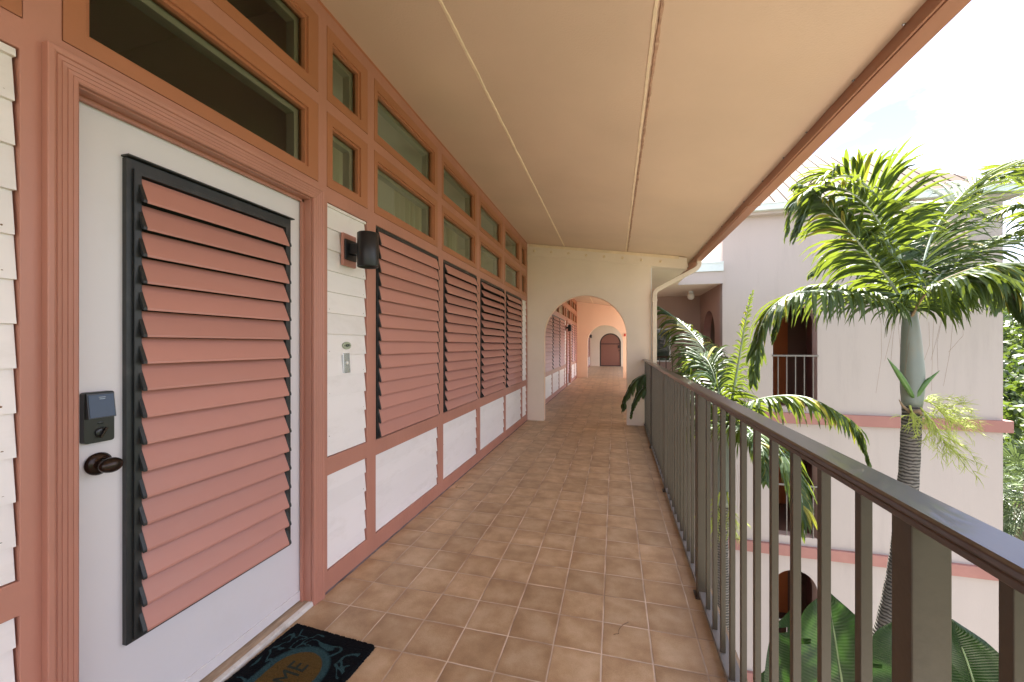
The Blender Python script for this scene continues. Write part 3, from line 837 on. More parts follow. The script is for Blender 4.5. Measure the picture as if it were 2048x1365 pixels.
# downspout
m = MB()
def rect_sweep(m, pts, w, d, mi=0):
    """a rectangular pipe in the X-Z plane"""
    pts = [Vector(p) for p in pts]; vs = []
    for i, p in enumerate(pts):
        t = (pts[min(i+1, len(pts)-1)] - pts[max(i-1, 0)]).normalized()
        nrm = Vector((t.z, 0, -t.x))
        for a, b_ in ((-w/2, -d/2), (w/2, -d/2), (w/2, d/2), (-w/2, d/2)):
            vs.append(p + nrm * a + Vector((0, b_, 0)))
    fs = []
    for i in range(len(pts) - 1):
        for k in range(4):
            fs.append((4*i+k, 4*i+(k+1)%4, 4*i+4+(k+1)%4, 4*i+4+k))
    fs += [(3, 2, 1, 0), tuple(4*(len(pts)-1) + k for k in range(4))]
    m.raw(vs, fs, mi)
DY = 6.60
rect_sweep(m, [(1.262, DY, 2.612), (1.262, DY, 2.560), (1.255, DY, 2.525), (1.235, DY, 2.495), (1.20, DY, 2.468), (1.0, DY, 2.362), (0.75, DY, 2.230),
               (0.66, DY, 2.180), (0.632, DY, 2.155), (0.618, DY, 2.120), (0.614, DY, 2.07), (0.614, DY, 1.0), (0.614, DY, -2.0), (0.614, DY, GZ)], 0.066, 0.082)
m.box(0.574, 0.654, DY - 0.047, DY + 0.047, 1.995, 2.03)
B(m, "downspout", M['pipe'], 0.006)
m = MB(); m.lathe([(0.030, -0.01), (0.030, 0.010)], (1.262, DY, 2.600), 'z', 14)
B(m, "gutter_outlet", M['gutter'])

# grimy joint where the wall meets the tiles
for (ya, yb) in ((-1.5, 0.70), (1.715, 6.655), (6.81, 12.40), (13.55, 15.95)):
    m = MB(); n = int((yb - ya) / 0.03); vs = []
    for i in range(n + 1):
        y = ya + (yb - ya) * i / n
        w = 0.009 + 0.007 * abs(noise.noise(Vector((y * 9, 2, 0)))) + 0.004 * noise.noise(Vector((y * 40, 5, 0)))
        vs += [(XF + 0.0003, y, 0.006 + 0.004 * noise.noise(Vector((y * 14, 1, 1)))), (XF + w, y, 0.0008)]
    m.raw(vs, [(2*i, 2*i+1, 2*i+3, 2*i+2) for i in range(n)])
    B(m, "base_joint", M['grime'])

# rooms behind the facade
def room(y0, y1, mat, window=True, x1=-4.6, ceil=3.03):
    m = MB()
    xo = XF - 0.105
    t = 0.08
    m.box(x1, xo, y0, y0 + t, 0, ceil)
    m.box(x1, xo, y1 - t, y1, 0, ceil)
    m.box(x1, xo, y0 + t, y1 - t, -0.08, 0.0)
    m.box(x1, xo, y0 + t, y1 - t, ceil - 0.001, ceil + 0.06)
    if window:
        hs, yy = [], y0 + 0.5
        while yy + 1.2 < y1:
            hs.append((yy, yy + 1.5, 0.4, 2.75)); yy += 1.8
        m.plate(x1 - 0.1, x1 - 0.0005, y0, y1, -0.08, ceil + 0.06, hs)
    else:
        m.box(x1 - 0.1, x1 - 0.0005, y0, y1, -0.08, ceil + 0.06)
    return B(m, "room", mat)
room(-1.4, 0.66, M['room'])
room(0.665, 1.735, M['hall'], window=False)
room(1.74, 6.70, M['room'])
room(6.88, 12.38, M['room']); room(12.385, 13.56, M['hall'], window=False); room(13.565, 16.0, M['room']); room(16.2, 25.0, M['room'])

# lower storeys under the walkway
m = MB(); m.box(-4.8, 0.42, -3, 26.5, GZ, -0.245)
B(m, "lower_storeys", M['pale'])

# curtains hanging inside the upper windows
def curtain(y0, y1, label, x=-1.86):
    m = MB(); n = int((y1 - y0) / 0.008); vs = []; fs = []
    for i in range(n + 1):
        y = y0 + (y1 - y0) * i / n
        dx = 0.028 * math.sin(y * 62 + 1.5 * math.sin(y * 9)) + 0.01 * math.sin(y * 131)
        vs += [(x + dx - y0 * 0, y, 0.15), (x + dx * 0.9, y, 2.94)]
    for i in range(n): fs.append((2*i, 2*i+2, 2*i+3, 2*i+1))
    m.raw([(a - x, b_ - y0, c) for a, b_, c in vs], fs, 0, True)
    o = m.build("curtain", M['curtain'], None, 0, False)
    o.location = (x, y0, 0)
    tag(o, label, "curtain", "curtains inside the gallery windows")
    sm = MB(); sm.tube([(0, -0.04, 2.95), (0, y1 - y0 + 0.04, 2.95)], 0.011, 8)
    sm.build("curtain_rod", M['vinyl'], o)
curtain(2.02, 2.42, "pale green pleated curtain behind the small window pair beside the door lamp")
curtain(3.10, 3.86, "pale green pleated curtain right of centre in the windows over the nearest shutter")
curtain(4.10, 4.46, "pale green gathered curtain at the left edge of the windows over the second shutter")
curtain(6.62 - 0.42, 6.58, "pale green pleated curtain behind the last small windows before the first arch")

# ------------------------------------------------------------------ arched walls
def arch_poly(x0, x1, z0, spring, n=28):
    c, r = (x0 + x1) / 2, (x1 - x0) / 2
    pts = [(x0, z0)]
    for i in range(n + 1):
        a = math.pi - math.pi * i / n
        pts.append((c + r * math.cos(a), spring + r * math.sin(a)))
    pts.append((x1, z0))
    return pts
def wall_with_arch(m, xa, xb, za, ztop, ax0, ax1, az0, spring, y0, y1, axis='y', mi=0, mrev=None, n=32):
    """wall from xa..xb (ztop a function of x) with an arch; strips of quads round the opening"""
    c, r = (ax0 + ax1) / 2, (ax1 - ax0) / 2
    def P(x, z, s):
        y = y1 if s else y0
        return (x, y, z) if axis == 'y' else (y, x, z)
    xs_ = [ax0 + (ax1 - ax0) * (1 - math.cos(math.pi * i / n)) / 2 for i in range(n + 1)]
    cols = [(x, spring + math.sqrt(max(0, r * r - (x - c) ** 2))) for x in xs_]
    for s in (0, 1):
        m.face([P(xa, za, s), P(ax0, za, s), P(ax0, spring, s), P(ax0, ztop(ax0), s), P(xa, ztop(xa), s)], mi)
        m.face([P(ax1, za, s), P(xb, za, s), P(xb, ztop(xb), s), P(ax1, ztop(ax1), s), P(ax1, spring, s)], mi)
        for i in range(n):
            (xa_, za_), (xb_, zb_) = cols[i], cols[i + 1]
            m.face([P(xa_, za_, s), P(xb_, zb_, s), P(xb_, ztop(xb_), s), P(xa_, ztop(xa_), s)], mi)
        if az0 > za:
            m.face([P(ax0, za, s), P(ax1, za, s), P(ax1, az0, s), P(ax0, az0, s)], mi)
    rv = mi if mrev is None else mrev
    for i in range(n):
        (xa_, za_), (xb_, zb_) = cols[i], cols[i + 1]
        m.face([P(xa_, za_, 0), P(xb_, zb_, 0), P(xb_, zb_, 1), P(xa_, za_, 1)], rv)
    lo = az0 if az0 > za else za
    for x in (ax0, ax1):
        m.face([P(x, lo, 0), P(x, lo, 1), P(x, spring, 1), P(x, spring, 0)], rv)
    if az0 > za: m.face([P(ax0, az0, 0), P(ax1, az0, 0), P(ax1, az0, 1), P(ax0, az0, 1)], rv)
    for x in (xa, xb):
        m.face([P(x, za, 0), P(x, za, 1), P(x, ztop(x), 1), P(x, ztop(x), 0)], mi)
    m.face([P(xa, ztop(xa), 0), P(xb, ztop(xb), 0), P(xb, ztop(xb), 1), P(xa, ztop(xa), 1)], mi)

Y1 = 6.66
aw = empty("arched_wall", (0, Y1, 0))
tag(aw, "nearest cream wall across the walkway with a round arch, where the handrail ends", "wall")
m = MB()
wall_with_arch(m, XF + 0.001, 0.572, 0.001, lambda x: ceil_z(x) - 0.001 if x < 0.3 else min(ceil_z(x), 2.58), -1.172, 0.192, 0.001, 1.450, Y1, Y1 + 0.14, mrev=1)
def PA(mb, name, mat, parent, bevel=0.0, fix=True):
    o = mb.build(name, mat, None, bevel, fix); o.parent = parent
    o.matrix_parent_inverse = Matrix.Translation(parent.location).inverted() if parent.parent is None else Matrix()
    return o
PA(m, "wall", [M['cream'], M['peach']], aw)
# the sloping beam over it, with corbel end beyond the wall
def zb(x): return 2.655 - 0.150 * x
m = MB()
y0 = Y1 - 0.022
m.prism([(XF + 0.002, ceil_z(XF) - 0.002), (XF + 0.002, zb(XF)), (1.10, zb(1.10)), (1.10, ceil_z(1.10) - 0.012)], 'y', y0, Y1 + 0.16)
bm_ = PA(m, "beam", M['cream'], aw, 0.004)
m = MB(); m.prism([(XF + 0.03, ceil_z(XF + 0.03) - 0.003), (XF + 0.03, ceil_z(XF + 0.03) - 0.048), (0.98, ceil_z(0.98) - 0.048), (0.98, ceil_z(0.98) - 0.003)], 'y', y0 - 0.010, y0 - 0.0005)
for k in range(24):
    x = -1.38 + k * 0.098
    m.lathe([(0.007, 0), (0.006, -0.004), (0.003, -0.006)], (x, y0 - 0.010, ceil_z(x) - 0.026), 'y', 8)
o = m.build("batten", M['strip'], None, 0.001); o.parent = bm_
for k in range(8):
    x = -1.335 + k * 0.292
    m = MB(); m.lathe([(0.021, 0), (0.021, -0.010), (0.016, -0.019), (0.005, -0.023)], (x, y0, ceil_z(x) - 0.110 + 0.004 * (k % 3 - 1)), 'y', 14)
    o = m.build("bolt_head", M['strip'], None); o.parent = bm_
# corner bead at the free edge of the wall
m = MB(); m.box(0.566, 0.5785, Y1 - 0.004, Y1 + 0.145, 0.002, 2.545)
PA(m, "corner_bead", M['ledge'], aw, 0.003)

Y2 = 15.98
aw2 = empty("arched_wall", (0, Y2, 0))
tag(aw2, "wall with a warm peach glow in its colour and a round arch seen through the nearest arch", "wall")
m = MB()
wall_with_arch(m, XF + 0.001, 1.15, 0.001, lambda x: ceil_z(x) - 0.001, -1.045, 0.322, 0.001, 1.415, Y2, Y2 + 0.14)
PA(m, "wall", M['peach'], aw2)
m = MB(); m.prism([(XF + 0.002, ceil_z(XF) - 0.002), (XF + 0.002, zb(XF)), (1.10, zb(1.10)), (1.10, ceil_z(1.10) - 0.012)], 'y', Y2 - 0.022, Y2 - 0.0005)
for k in range(8):
    x = -1.335 + k * 0.292
    m.lathe([(0.020, 0), (0.020, -0.012), (0.008, -0.018)], (x, Y2 - 0.022, ceil_z(x) - 0.110), 'y', 12)
PA(m, "beam", M['peach'], aw2)

Y3 = 24.9
aw3 = empty("arched_wall", (0, Y3, 0))
tag(aw3, "farthest pale wall closing the walkway round the dark red arched gate", "wall")
m = MB()
wall_with_arch(m, XF + 0.001, 1.2, 0.001, lambda x: ceil_z(x) - 0.001, -0.885, 0.385, 0.001, 1.405, Y3, Y3 + 0.2)
PA(m, "wall", M['cream'], aw3)
gate = empty("arched_gate", (-0.25, Y3 + 0.06, 0))
tag(gate, "closed arched terracotta gate with a black frame at the far end of the walkway", "gate")
m = MB(); m.prism(arch_poly(-0.84, 0.34, 0.03, 1.405, 24), 'y', Y3 + 0.07, Y3 + 0.10)
PA(m, "gate_panel", M['gatefill'], gate)
m = MB()
op, ip = arch_poly(-0.883, 0.383, 0.002, 1.405, 24), arch_poly(-0.815, 0.315, 0.002, 1.405, 24)
for i in range(len(op) - 1):
    a, b_, c, d = op[i], op[i+1], ip[i+1], ip[i]
    m.hexa([(a[0],Y3+0.03,a[1]),(b_[0],Y3+0.03,b_[1]),(c[0],Y3+0.03,c[1]),(d[0],Y3+0.03,d[1]),(a[0],Y3+0.11,a[1]),(b_[0],Y3+0.11,b_[1]),(c[0],Y3+0.11,c[1]),(d[0],Y3+0.11,d[1])])
m.box(-0.81, 0.31, Y3 + 0.035, Y3 + 0.105, 1.36, 1.405)
m.box(-0.81, 0.31, Y3 + 0.035, Y3 + 0.105, 0.004, 0.06)
PA(m, "gate_frame", M['gateframe'], gate)
m = MB(); m.box(0.20, 0.30, Y3 + 0.0, Y3 + 0.033, 1.12, 1.30); m.box(0.25, 0.29, Y3 - 0.03, Y3 + 0.0, 0.93, 1.02)
PA(m, "gate_lock", M['gateframe'], gate, 0.005)

m = MB(); m.box(FX1 + 0.001, 2.205, 11.505, 16.6, -0.24, -0.002)  # unseen slab added to bounce warm sunlight into the second stretch
tag(m.build("bounce_slab", paint('bounce_slab_screed', (0.48, 0.40, 0.33), 0.8, 0.06, 2, 0.2)), kind='structure')
# wall behind the right-hand side of the second stretch of walkway and the small red alarm
al = MB(); al.box(-0.03, 0.03, -0.035, 0, -0.05, 0.05); al.lathe([(0.018, 0), (0.016, -0.02), (0.005, -0.03)], (0, -0.035, -0.01), 'y', 12)
alo = al.build("fire_alarm", M['red'], None, 0.004); alo.location = (0.392, Y2, 1.70)
tag(alo, "small red alarm box on the peach pier right of the second arch", "alarm")

# ------------------------------------------------------------------ railing of the walkway
rl = empty("railing", (0.425, 0, 0))
tag(rl, "long walkway railing with a brown handrail and taupe square balusters on the right", "railing")
def rx(y): return 0.4245 + 0.0085 * (y - 0.7)
RY0, RY1 = -1.6, Y1 - 0.001
def skew_box(m, w0, w1, y0, y1, z0, z1, mi=0):
    m.hexa([(rx(y0)+w0,y0,z0),(rx(y0)+w1,y0,z0),(rx(y1)+w1,y1,z0),(rx(y1)+w0,y1,z0),(rx(y0)+w0,y0,z1),(rx(y0)+w1,y0,z1),(rx(y1)+w1,y1,z1),(rx(y1)+w0,y1,z1)], mi)
def rail_prof(m, prof, y0, y1, n=1):
    vs = []; k = len(prof)
    for i in range(n + 1):
        y = y0 + (y1 - y0) * i / n
        vs += [(rx(y) + a, y, z) for a, z in prof]
    fs = [(i*k+j, i*k+(j+1)%k, (i+1)*k+(j+1)%k, (i+1)*k+j) for i in range(n) for j in range(k)]
    fs += [tuple(range(k-1, -1, -1)), tuple(n*k + j for j in range(k))]
    m.raw(vs, fs)
m = MB()
rail_prof(m, [(-0.034, 1.0555), (-0.0385, 1.0575), (-0.0385, 1.066), (-0.0365, 1.0675), (-0.0385, 1.069), (-0.0380, 1.0765), (-0.033, 1.080), (0.015, 1.083), (0.020, 1.079), (0.020, 1.0555)], RY0, RY1, 12)
PA(m, "handrail", M['brown'], rl, 0.001)
m = MB()
rail_prof(m, [(-0.012, 1.046), (0.011, 1.046), (0.011, 1.0550), (-0.012, 1.0550)], RY0, RY1, 1)
PA(m, "top_channel", M['brown'], rl, 0.001)
m = MB()
rail_prof(m, [(-0.014, 0.028), (0.040, 0.028), (0.040, 0.034), (-0.014, 0.034)], RY0, RY1, 1)
rail_prof(m, [(-0.0175, 0.016), (-0.0145, 0.016), (-0.0145, 0.036), (-0.0175, 0.036)], RY0, RY1, 1)
m.m = [0] * 12 + [1] * (len(m.f) - 12)
PA(m, "bottom_rail", [M['greyrail'], M['brown']], rl, 0.0006)
posts = [0.690, 2.215, 3.735, 5.255, -0.83]
for y in posts:
    m = MB(); skew_box(m, -0.024, 0.022, y - 0.020, y + 0.022, 0.0, 1.0552)
    PA(m, "post", M['taupe'], rl, 0.002)
    m = MB(); skew_box(m, -0.036, 0.034, y - 0.035, y + 0.037, 0.0005, 0.008)
    PA(m, "base_plate", M['brown'], rl, 0.001)
bal = None
for k in range(-14, 45):
    y = 0.8175 + 0.1375 * k
    if y > RY1 - 0.05 or y < RY0 + 0.02: continue
    if any(abs(y - p) < 0.035 for p in posts): continue
    m = MB(); skew_box(m, -0.0095, 0.0085, y, y + 0.018, 0.0345, 1.0455)
    PA(m, "baluster", M['taupe'], rl, 0.0012)
# aluminium flashing along the slab edge
m = MB(); rail_prof(m, [(0.046, -0.12), (0.052, -0.12), (0.052, 0.004), (0.046, 0.004)], RY0, RY1, 1)
PA(m, "edge_flashing", M['greyrail'], rl)

# ------------------------------------------------------------------ wall lamps, bell, number plate, mat
def wall_lamp(y, label):
    t = empty("wall_lamp", (XF, y, 1.84)); tag(t, label, "wall lamp", "black cylinder wall lamps")
    m = MB(); m.box(-0.002, 0.014, -0.062, 0.050, -0.095, 0.085); m.build("mounting_block", M['slat'], t, 0.002)
    m = MB(); m.box(0.0145, 0.026, -0.056, 0.040, -0.062, 0.052)
    m.box(0.0265, 0.090, -0.030, 0.020, -0.030, 0.030); m.build("bracket", M['black'], t, 0.003)
    m = MB()
    cxx = 0.130
    m.lathe([(0.0, 0.086), (0.054, 0.086), (0.057, 0.083), (0.057, -0.100), (0.055, -0.104), (0.051, -0.104), (0.049, -0.088), (0.047, 0.02), (0.0, 0.02)], (cxx, -0.005, 0.0), 'z', 40)
    o = m.build("lamp_shade", M['black'], t, 0, True)
    m = MB(); m.lathe([(0.0, -0.02), (0.028, -0.018), (0.028, 0.015), (0.0, 0.018)], (cxx, -0.005, 0.0), 'z', 20)
    m.build("bulb", M['globe'], t)
    return t
wall_lamp(1.925, "largest black cylinder wall lamp on the white siding beside the nearest door")
wall_lamp(12.12, "small black cylinder wall lamp seen through the nearest arch beside the louvred shutters")
wall_lamp(23.45, "tiny farthest black cylinder wall lamp seen through the second arch")

bell = empty("doorbell", (XF, 1.915, 1.2)); tag(bell, "small steel doorbell plate on the white siding under the oval number plate", "doorbell")
m = MB(); m.hexa([(-0.014,-0.030,-0.056),(0.002,-0.030,-0.056),(0.002,0.026,-0.056),(-0.014,0.026,-0.056),(-0.014,-0.030,0.056),(-0.004,-0.030,0.056),(-0.004,0.026,0.056),(-0.014,0.026,0.056)])
m.build("plate", M['steel'], bell, 0.002)
m = MB(); m.lathe([(0.010, 0), (0.010, 0.004), (0.006, 0.007), (0.0, 0.008)], (-0.001, -0.001, 0.0), 'x', 18); m.build("button", M['globe'], bell)

def text_mesh(txt, size, depth, font_scale_x=1.0):
    cu = bpy.data.curves.new("txt", 'FONT'); cu.body = txt; cu.size = size; cu.extrude = depth
    cu.align_x = 'CENTER'; cu.align_y = 'CENTER'
    ob = bpy.data.objects.new("txt", cu); COL.objects.link(ob)
    dg = bpy.context.evaluated_depsgraph_get()
    me = bpy.data.meshes.new_from_object(ob.evaluated_get(dg))
    bpy.data.objects.remove(ob, do_unlink=True)
    return me
num = empty("number_plate", (XF - 0.003, 1.915, 1.298)); tag(num, "small oval sage green number plate reading 409 above the doorbell", "sign")
m = MB(); m.lathe([(0.034, -0.006), (0.034, 0.003), (0.032, 0.0045), (0.030, 0.0045), (0.029, 0.0035), (0.0, 0.0035)], (0, 0, 0), 'x', 40, 0, (1.0, 0.62)); m.build("plate", M['plate'], num)
me = text_mesh("409", 0.024, 0.0008)
o = link("numerals", me, M['ink'], num); o.location = (0.0046, 0, -0.0005); o.rotation_euler = (R(90), 0, R(90))
m = MB()
for s in (-1, 1): m.lathe([(0.0022, 0), (0.0022, 0.001)], (0.0036, s * 0.0245, 0), 'x', 10)
m.build("screw_dots", M['ink'], num)

def mat_mat(w, l):
    m, n, lk, b = mat_new("printed_coir")
    tc = n.new("ShaderNodeTexCoord")
    sx = n.new("ShaderNodeSeparateXYZ"); lk.new(tc.outputs['Object'], sx.inputs[0])
    def mt(op, a, bb=None):
        nd = n.new("ShaderNodeMath"); nd.operation = op
        for i, v in enumerate((a, bb)):
            if v is None: continue
            if isinstance(v, (int, float)): nd.inputs[i].default_value = v
            else: lk.new(v, nd.inputs[i])
        return nd.outputs[0]
    # stadium distance around the centre line
    ay = mt('MAXIMUM', mt('SUBTRACT', mt('ABSOLUTE', sx.outputs[1]), 0.155), 0.0)
    dst = mt('SQRT', mt('ADD', mt('POWER', sx.outputs[0], 2.0), mt('POWER', ay, 2.0)))
    # swirls
    sw = n.new("ShaderNodeTexNoise"); sw.inputs['Scale'].default_value = 7.5; sw.inputs['Detail'].default_value = 1.0; sw.inputs['Distortion'].default_value = 1.6
    lk.new(tc.outputs['Object'], sw.inputs['Vector'])
    ln = mt('ABSOLUTE', mt('SUBTRACT', sw.outputs['Fac'], 0.5))
    line = n.new("ShaderNodeMapRange"); line.inputs['From Min'].default_value = 0.020; line.inputs['From Max'].default_value = 0.045
    line.inputs['To Min'].default_value = 1; line.inputs['To Max'].default_value = 0; lk.new(ln, line.inputs['Value'])
    ring = n.new("ShaderNodeMapRange"); ring.inputs['From Min'].default_value = 0.128; ring.inputs['From Max'].default_value = 0.140; ring.inputs['To Min'].default_value = 1; ring.inputs['To Max'].default_value = 0
    lk.new(dst, ring.inputs['Value'])
    edge = mt('MAXIMUM', mt('GREATER_THAN', mt('ABSOLUTE', sx.outputs[0]), w / 2 - 0.028), mt('GREATER_THAN', mt('ABSOLUTE', sx.outputs[1]), l / 2 - 0.028))
    teal = mt('MULTIPLY', mt('MAXIMUM', line.outputs['Result'], ring.outputs['Result']), mt('SUBTRACT', 1.0, edge))
    gr = n.new("ShaderNodeTexNoise"); gr.inputs['Scale'].default_value = 330; gr.inputs['Detail'].default_value = 3; lk.new(tc.outputs['Object'], gr.inputs['Vector'])
    c1 = n.new("ShaderNodeMixRGB"); c1.inputs['Color1'].default_value = (0.006, 0.007, 0.009, 1); c1.inputs['Color2'].default_value = (0.045, 0.105, 0.115, 1)
    gg = n.new("ShaderNodeMapRange"); gg.inputs['From Min'].default_value = 0.4; gg.inputs['From Max'].default_value = 0.6; gg.inputs['To Min'].default_value = 0.35; lk.new(gr.outputs['Fac'], gg.inputs['Value'])
    lk.new(mt('MULTIPLY', teal, gg.outputs['Result']), c1.inputs['Fac'])
    inn = n.new("ShaderNodeMapRange"); inn.inputs['From Min'].default_value = 0.102; inn.inputs['From Max'].default_value = 0.107; inn.inputs['To Min'].default_value = 1; inn.inputs['To Max'].default_value = 0
    lk.new(dst, inn.inputs['Value'])
    gold = n.new("ShaderNodeMixRGB"); gold.inputs['Color1'].default_value = (0.045, 0.026, 0.007, 1); gold.inputs['Color2'].default_value = (0.15, 0.09, 0.028, 1); lk.new(gg.outputs['Result'], gold.inputs['Fac'])
    c2 = n.new("ShaderNodeMixRGB"); lk.new(inn.outputs['Result'], c2.inputs['Fac']); lk.new(c1.outputs['Color'], c2.inputs['Color1']); lk.new(gold.outputs['Color'], c2.inputs['Color2'])
    lk.new(c2.outputs['Color'], b.inputs['Base Color']); b.inputs['Roughness'].default_value = 1.0; b.inputs['Specular IOR Level'].default_value = 0.1
    bp = n.new("ShaderNodeBump"); bp.inputs['Strength'].default_value = 1.0; bp.inputs['Distance'].default_value = 0.006
    lk.new(gr.outputs['Fac'], bp.inputs['Height']); lk.new(bp.outputs['Normal'], b.inputs['Normal'])
    return m
MW, ML = 0.435, 0.76
dm = empty("doormat", (-1.232, 1.118, 0.0), R(-3.5)); tag(dm, "black coir doormat with teal swirls and brown lettered oval before the nearest door", "doormat")
m = MB(); nxm, nym = 90, 150; vs = []
for j in range(nym + 1):
    for i in range(nxm + 1):
        x, y = (i / nxm - 0.5) * MW, (j / nym - 0.5) * ML
        e_ = min(MW / 2 - abs(x), ML / 2 - abs(y))
        jx = 0.0025 * (rnd.random() - 0.5) if e_ > 0.001 else 0.005 * (rnd.random() - 0.5)
        z = 0.013 + 0.0035 * rnd.random() if e_ > 0.001 else 0.001
        vs.append((x + jx, y + 0.0025 * (rnd.random() - 0.5) + (0.004 * (rnd.random() - 0.5) if e_ <= 0.001 else 0), z))
m.raw(vs, [(j*(nxm+1)+i, j*(nxm+1)+i+1, (j+1)*(nxm+1)+i+1, (j+1)*(nxm+1)+i) for j in range(nym) for i in range(nxm)], 0, False)
m.build("pile", mat_mat(MW, ML), dm, 0, False)
me = text_mesh("WELCOME", 0.092, 0.0008)
M['letter'] = paint("dark_green_print", (0.012, 0.022, 0.012), 1.0, 0.3, 60, 0.8, 300, 0.003)
o = link("lettering", me, M['letter'], dm); o.location = (0.0, 0.0, 0.0155); o.rotation_euler = (0, 0, R(90)); o.scale = (0.92, 1.25, 1)

# two dry strands blown on to the tiles
for (px, py, lab, sd) in ((1240, 1262, "thin dry leaf strand curled on the tiles nearer the camera", 1), (917, 975, "thin dry leaf strand lying against the skirting under the shutters", 2)):
    z0 = 0.003
    d = (EYE - z0) * FPX / (py - HY); c = W(px, py, d)
    t = MB(); pts = []
    for k in range(12):
        a = k / 11
        pts.append((0.09 * (a - 0.5) + 0.02 * math.sin(a * 5 + sd), 0.10 * (a - 0.5) * (1 if sd == 1 else -0.4) + 0.02 * math.cos(a * 6), 0.0022 + 0.006 * math.sin(a * math.pi) ** 2))
    t.tube(pts, 0.0013, 5)
    o = t.build("leaf_strand", M['fibre'], None); o.location = (c.x, c.y, 0)
    tag(o, lab, "dry leaf", "dry strands on the floor")
# --- PART 2 MARK ---
# ------------------------------------------------------------------ stair tower opposite
TX0, TX1, TY0, TY1 = 2.21, 6.834, 9.16, 13.8
tw = empty("stair_tower", ((TX0 + TX1) / 2, TY0, GZ))
tag(tw, "pale pink stucco stair tower with terracotta bands and arched openings behind the palms", "tower")
ops = [(0.05, 1.760), (-2.58, -1.05), (-5.35, -3.66)]
zs_ = [4.0, -0.30, -2.97, GZ]
for i in range(3):
    m = MB()
    wall_with_arch(m, TX0, TX1, zs_[i + 1], lambda x, zt=zs_[i]: zt, 3.150, 3.936, ops[i][0], ops[i][1], TY0, TY0 + 0.22, mrev=1)
    PA(m, "front_wall", [M['pale'], M['porch']], tw)
m = MB()
wall_with_arch(m, TY0 + 0.221, 11.36, -0.24, lambda y: 2.80, 9.83, 10.98, 0.001, 1.555, TX0, TX0 + 0.16, axis='x', mi=0, mrev=1)
PA(m, "side_wall", [M['porch'], M['band']], tw)
m = MB(); m.box(TX0, TX0 + 0.16, TY0 + 0.221, TY1, 2.801, 4.0); PA(m, "side_wall", M['ledge'], tw)  # white colour imitates blown-out brightness on this shaded upper wall
m = MB()
m.box(TX0, TX0 + 0.16, TY0 + 0.221, TY1, GZ, -0.241)
m.box(TX0, TX0 + 0.16, 11.361, TY1, -0.240, 2.80)
m.box(TX1 - 0.2, TX1, TY0 + 0.221, TY1, GZ, 4.0)
m.box(TX0 + 0.161, TX1 - 0.201, TY1 - 0.2, TY1, GZ, 4.0)
PA(m, "side_wall", M['pale'], tw)
# storeys inside
m = MB()
for z in (-0.02, -2.68, -5.42):
    m.box(TX0 + 0.165, TX1 - 0.205, TY0 + 0.225, TY1 - 0.205, z - 0.2, z)
    m.box(TX0 + 0.165, TX1 - 0.205, 11.30, 11.38, z + 0.001, z + 2.42)
PA(m, "inner_lobby", M['inner'], tw)
m = MB()
for k, z in enumerate((-0.02, -2.68, -5.42)):
    m.box(4.62, 4.70, TY0 + 0.9, 11.299, z + 0.001, z + 2.40)
PA(m, "inner_partition", M['band'], tw)
for z in (-0.02, -2.68, -5.42):
    m = MB(); m.box(3.36, 4.20, 11.262, 11.2995, z + 0.002, z + 2.05); d = PA(m, "inner_door", M['odoor'], tw, 0.003)
    m = MB(); m.box(3.92, 4.04, 11.25, 11.2615, z + 1.52, z + 1.60); m.box(4.08, 4.18, 11.23, 11.2615, z + 0.98, z + 1.02)
    o = m.build("door_fittings", M['gateframe'], None); o.parent = d; o.matrix_parent_inverse = d.matrix_parent_inverse.copy()
    m = MB(); m.box(4.78, 5.62, 11.262, 11.2995, z + 0.002, z + 2.05); PA(m, "inner_door", M['gateframe'], tw, 0.003)
# bands with a ledge over each, light off the sill put into its white
for z in (-0.28, -2.965, -5.69):
    m = MB(); m.box(TX0 - 0.0, TX1 + 0.10, TY0 - 0.075, TY0 - 0.0005, z, z + 0.215); m.box(TX1 + 0.0005, TX1 + 0.10, TY0, TY1, z, z + 0.215)
    b_ = PA(m, "band", M['band'], tw, 0.006)
    m = MB(); m.prism([(TY0 - 0.070, z + 0.2155), (TY0 - 0.0006, z + 0.2155), (TY0 - 0.0006, z + 0.268), (TY0 - 0.008, z + 0.262)], 'x', TX0, TX1)
    o = m.build("ledge", M['ledge'], None); o.parent = b_; o.matrix_parent_inverse = b_.matrix_parent_inverse.copy()
# railings in the openings
for z0 in (0.05, -2.58, -5.35):
    m = MB(); m.box(3.13, 3.955, TY0 - 0.012, TY0 + 0.018, z0 + 1.02, z0 + 1.055)
    for k in range(5): m.box(3.235 + k * 0.155, 3.253 + k * 0.155, TY0 - 0.004, TY0 + 0.012, z0 + 0.002, z0 + 1.0195)
    PA(m, "opening_rail", M['greyrail'], tw, 0.002)
# eave, gutter and hipped metal roof
m = MB(); m.box(TX0 - 0.12, TX1 + 0.16, TY0 - 0.16, TY1 + 0.16, 3.965, 4.03); PA(m, "eave_soffit", M['pale'], tw)
m = MB(); m.box(TX0 - 0.16, TX1 + 0.22, TY0 - 0.26, TY0 - 0.161, 4.02, 4.15); m.box(TX0 - 0.16, TX1 + 0.22, TY0 - 0.275, TY0 - 0.2605, 4.135, 4.152)
m.box(TX1 + 0.1605, TX1 + 0.24, TY0 - 0.16, TY1 + 0.2, 4.02, 4.15); PA(m, "roof_gutter", M['gutterw'], tw, 0.006)
ex0, ex1, ey0, ey1, ez = TX0 - 0.14, TX1 + 0.18, TY0 - 0.22, TY1 + 0.18, 4.12
hy_ = (ey1 - ey0) / 2; rise = 2.05
rx0, rx1, ryy, rz_ = ex0 + hy_ - 0.02, ex1 - hy_ + 0.02, (ey0 + ey1) / 2, ez + rise
if rx1 < rx0 + 0.1: rx0 = rx1 = (ex0 + ex1) / 2; 
m = MB()
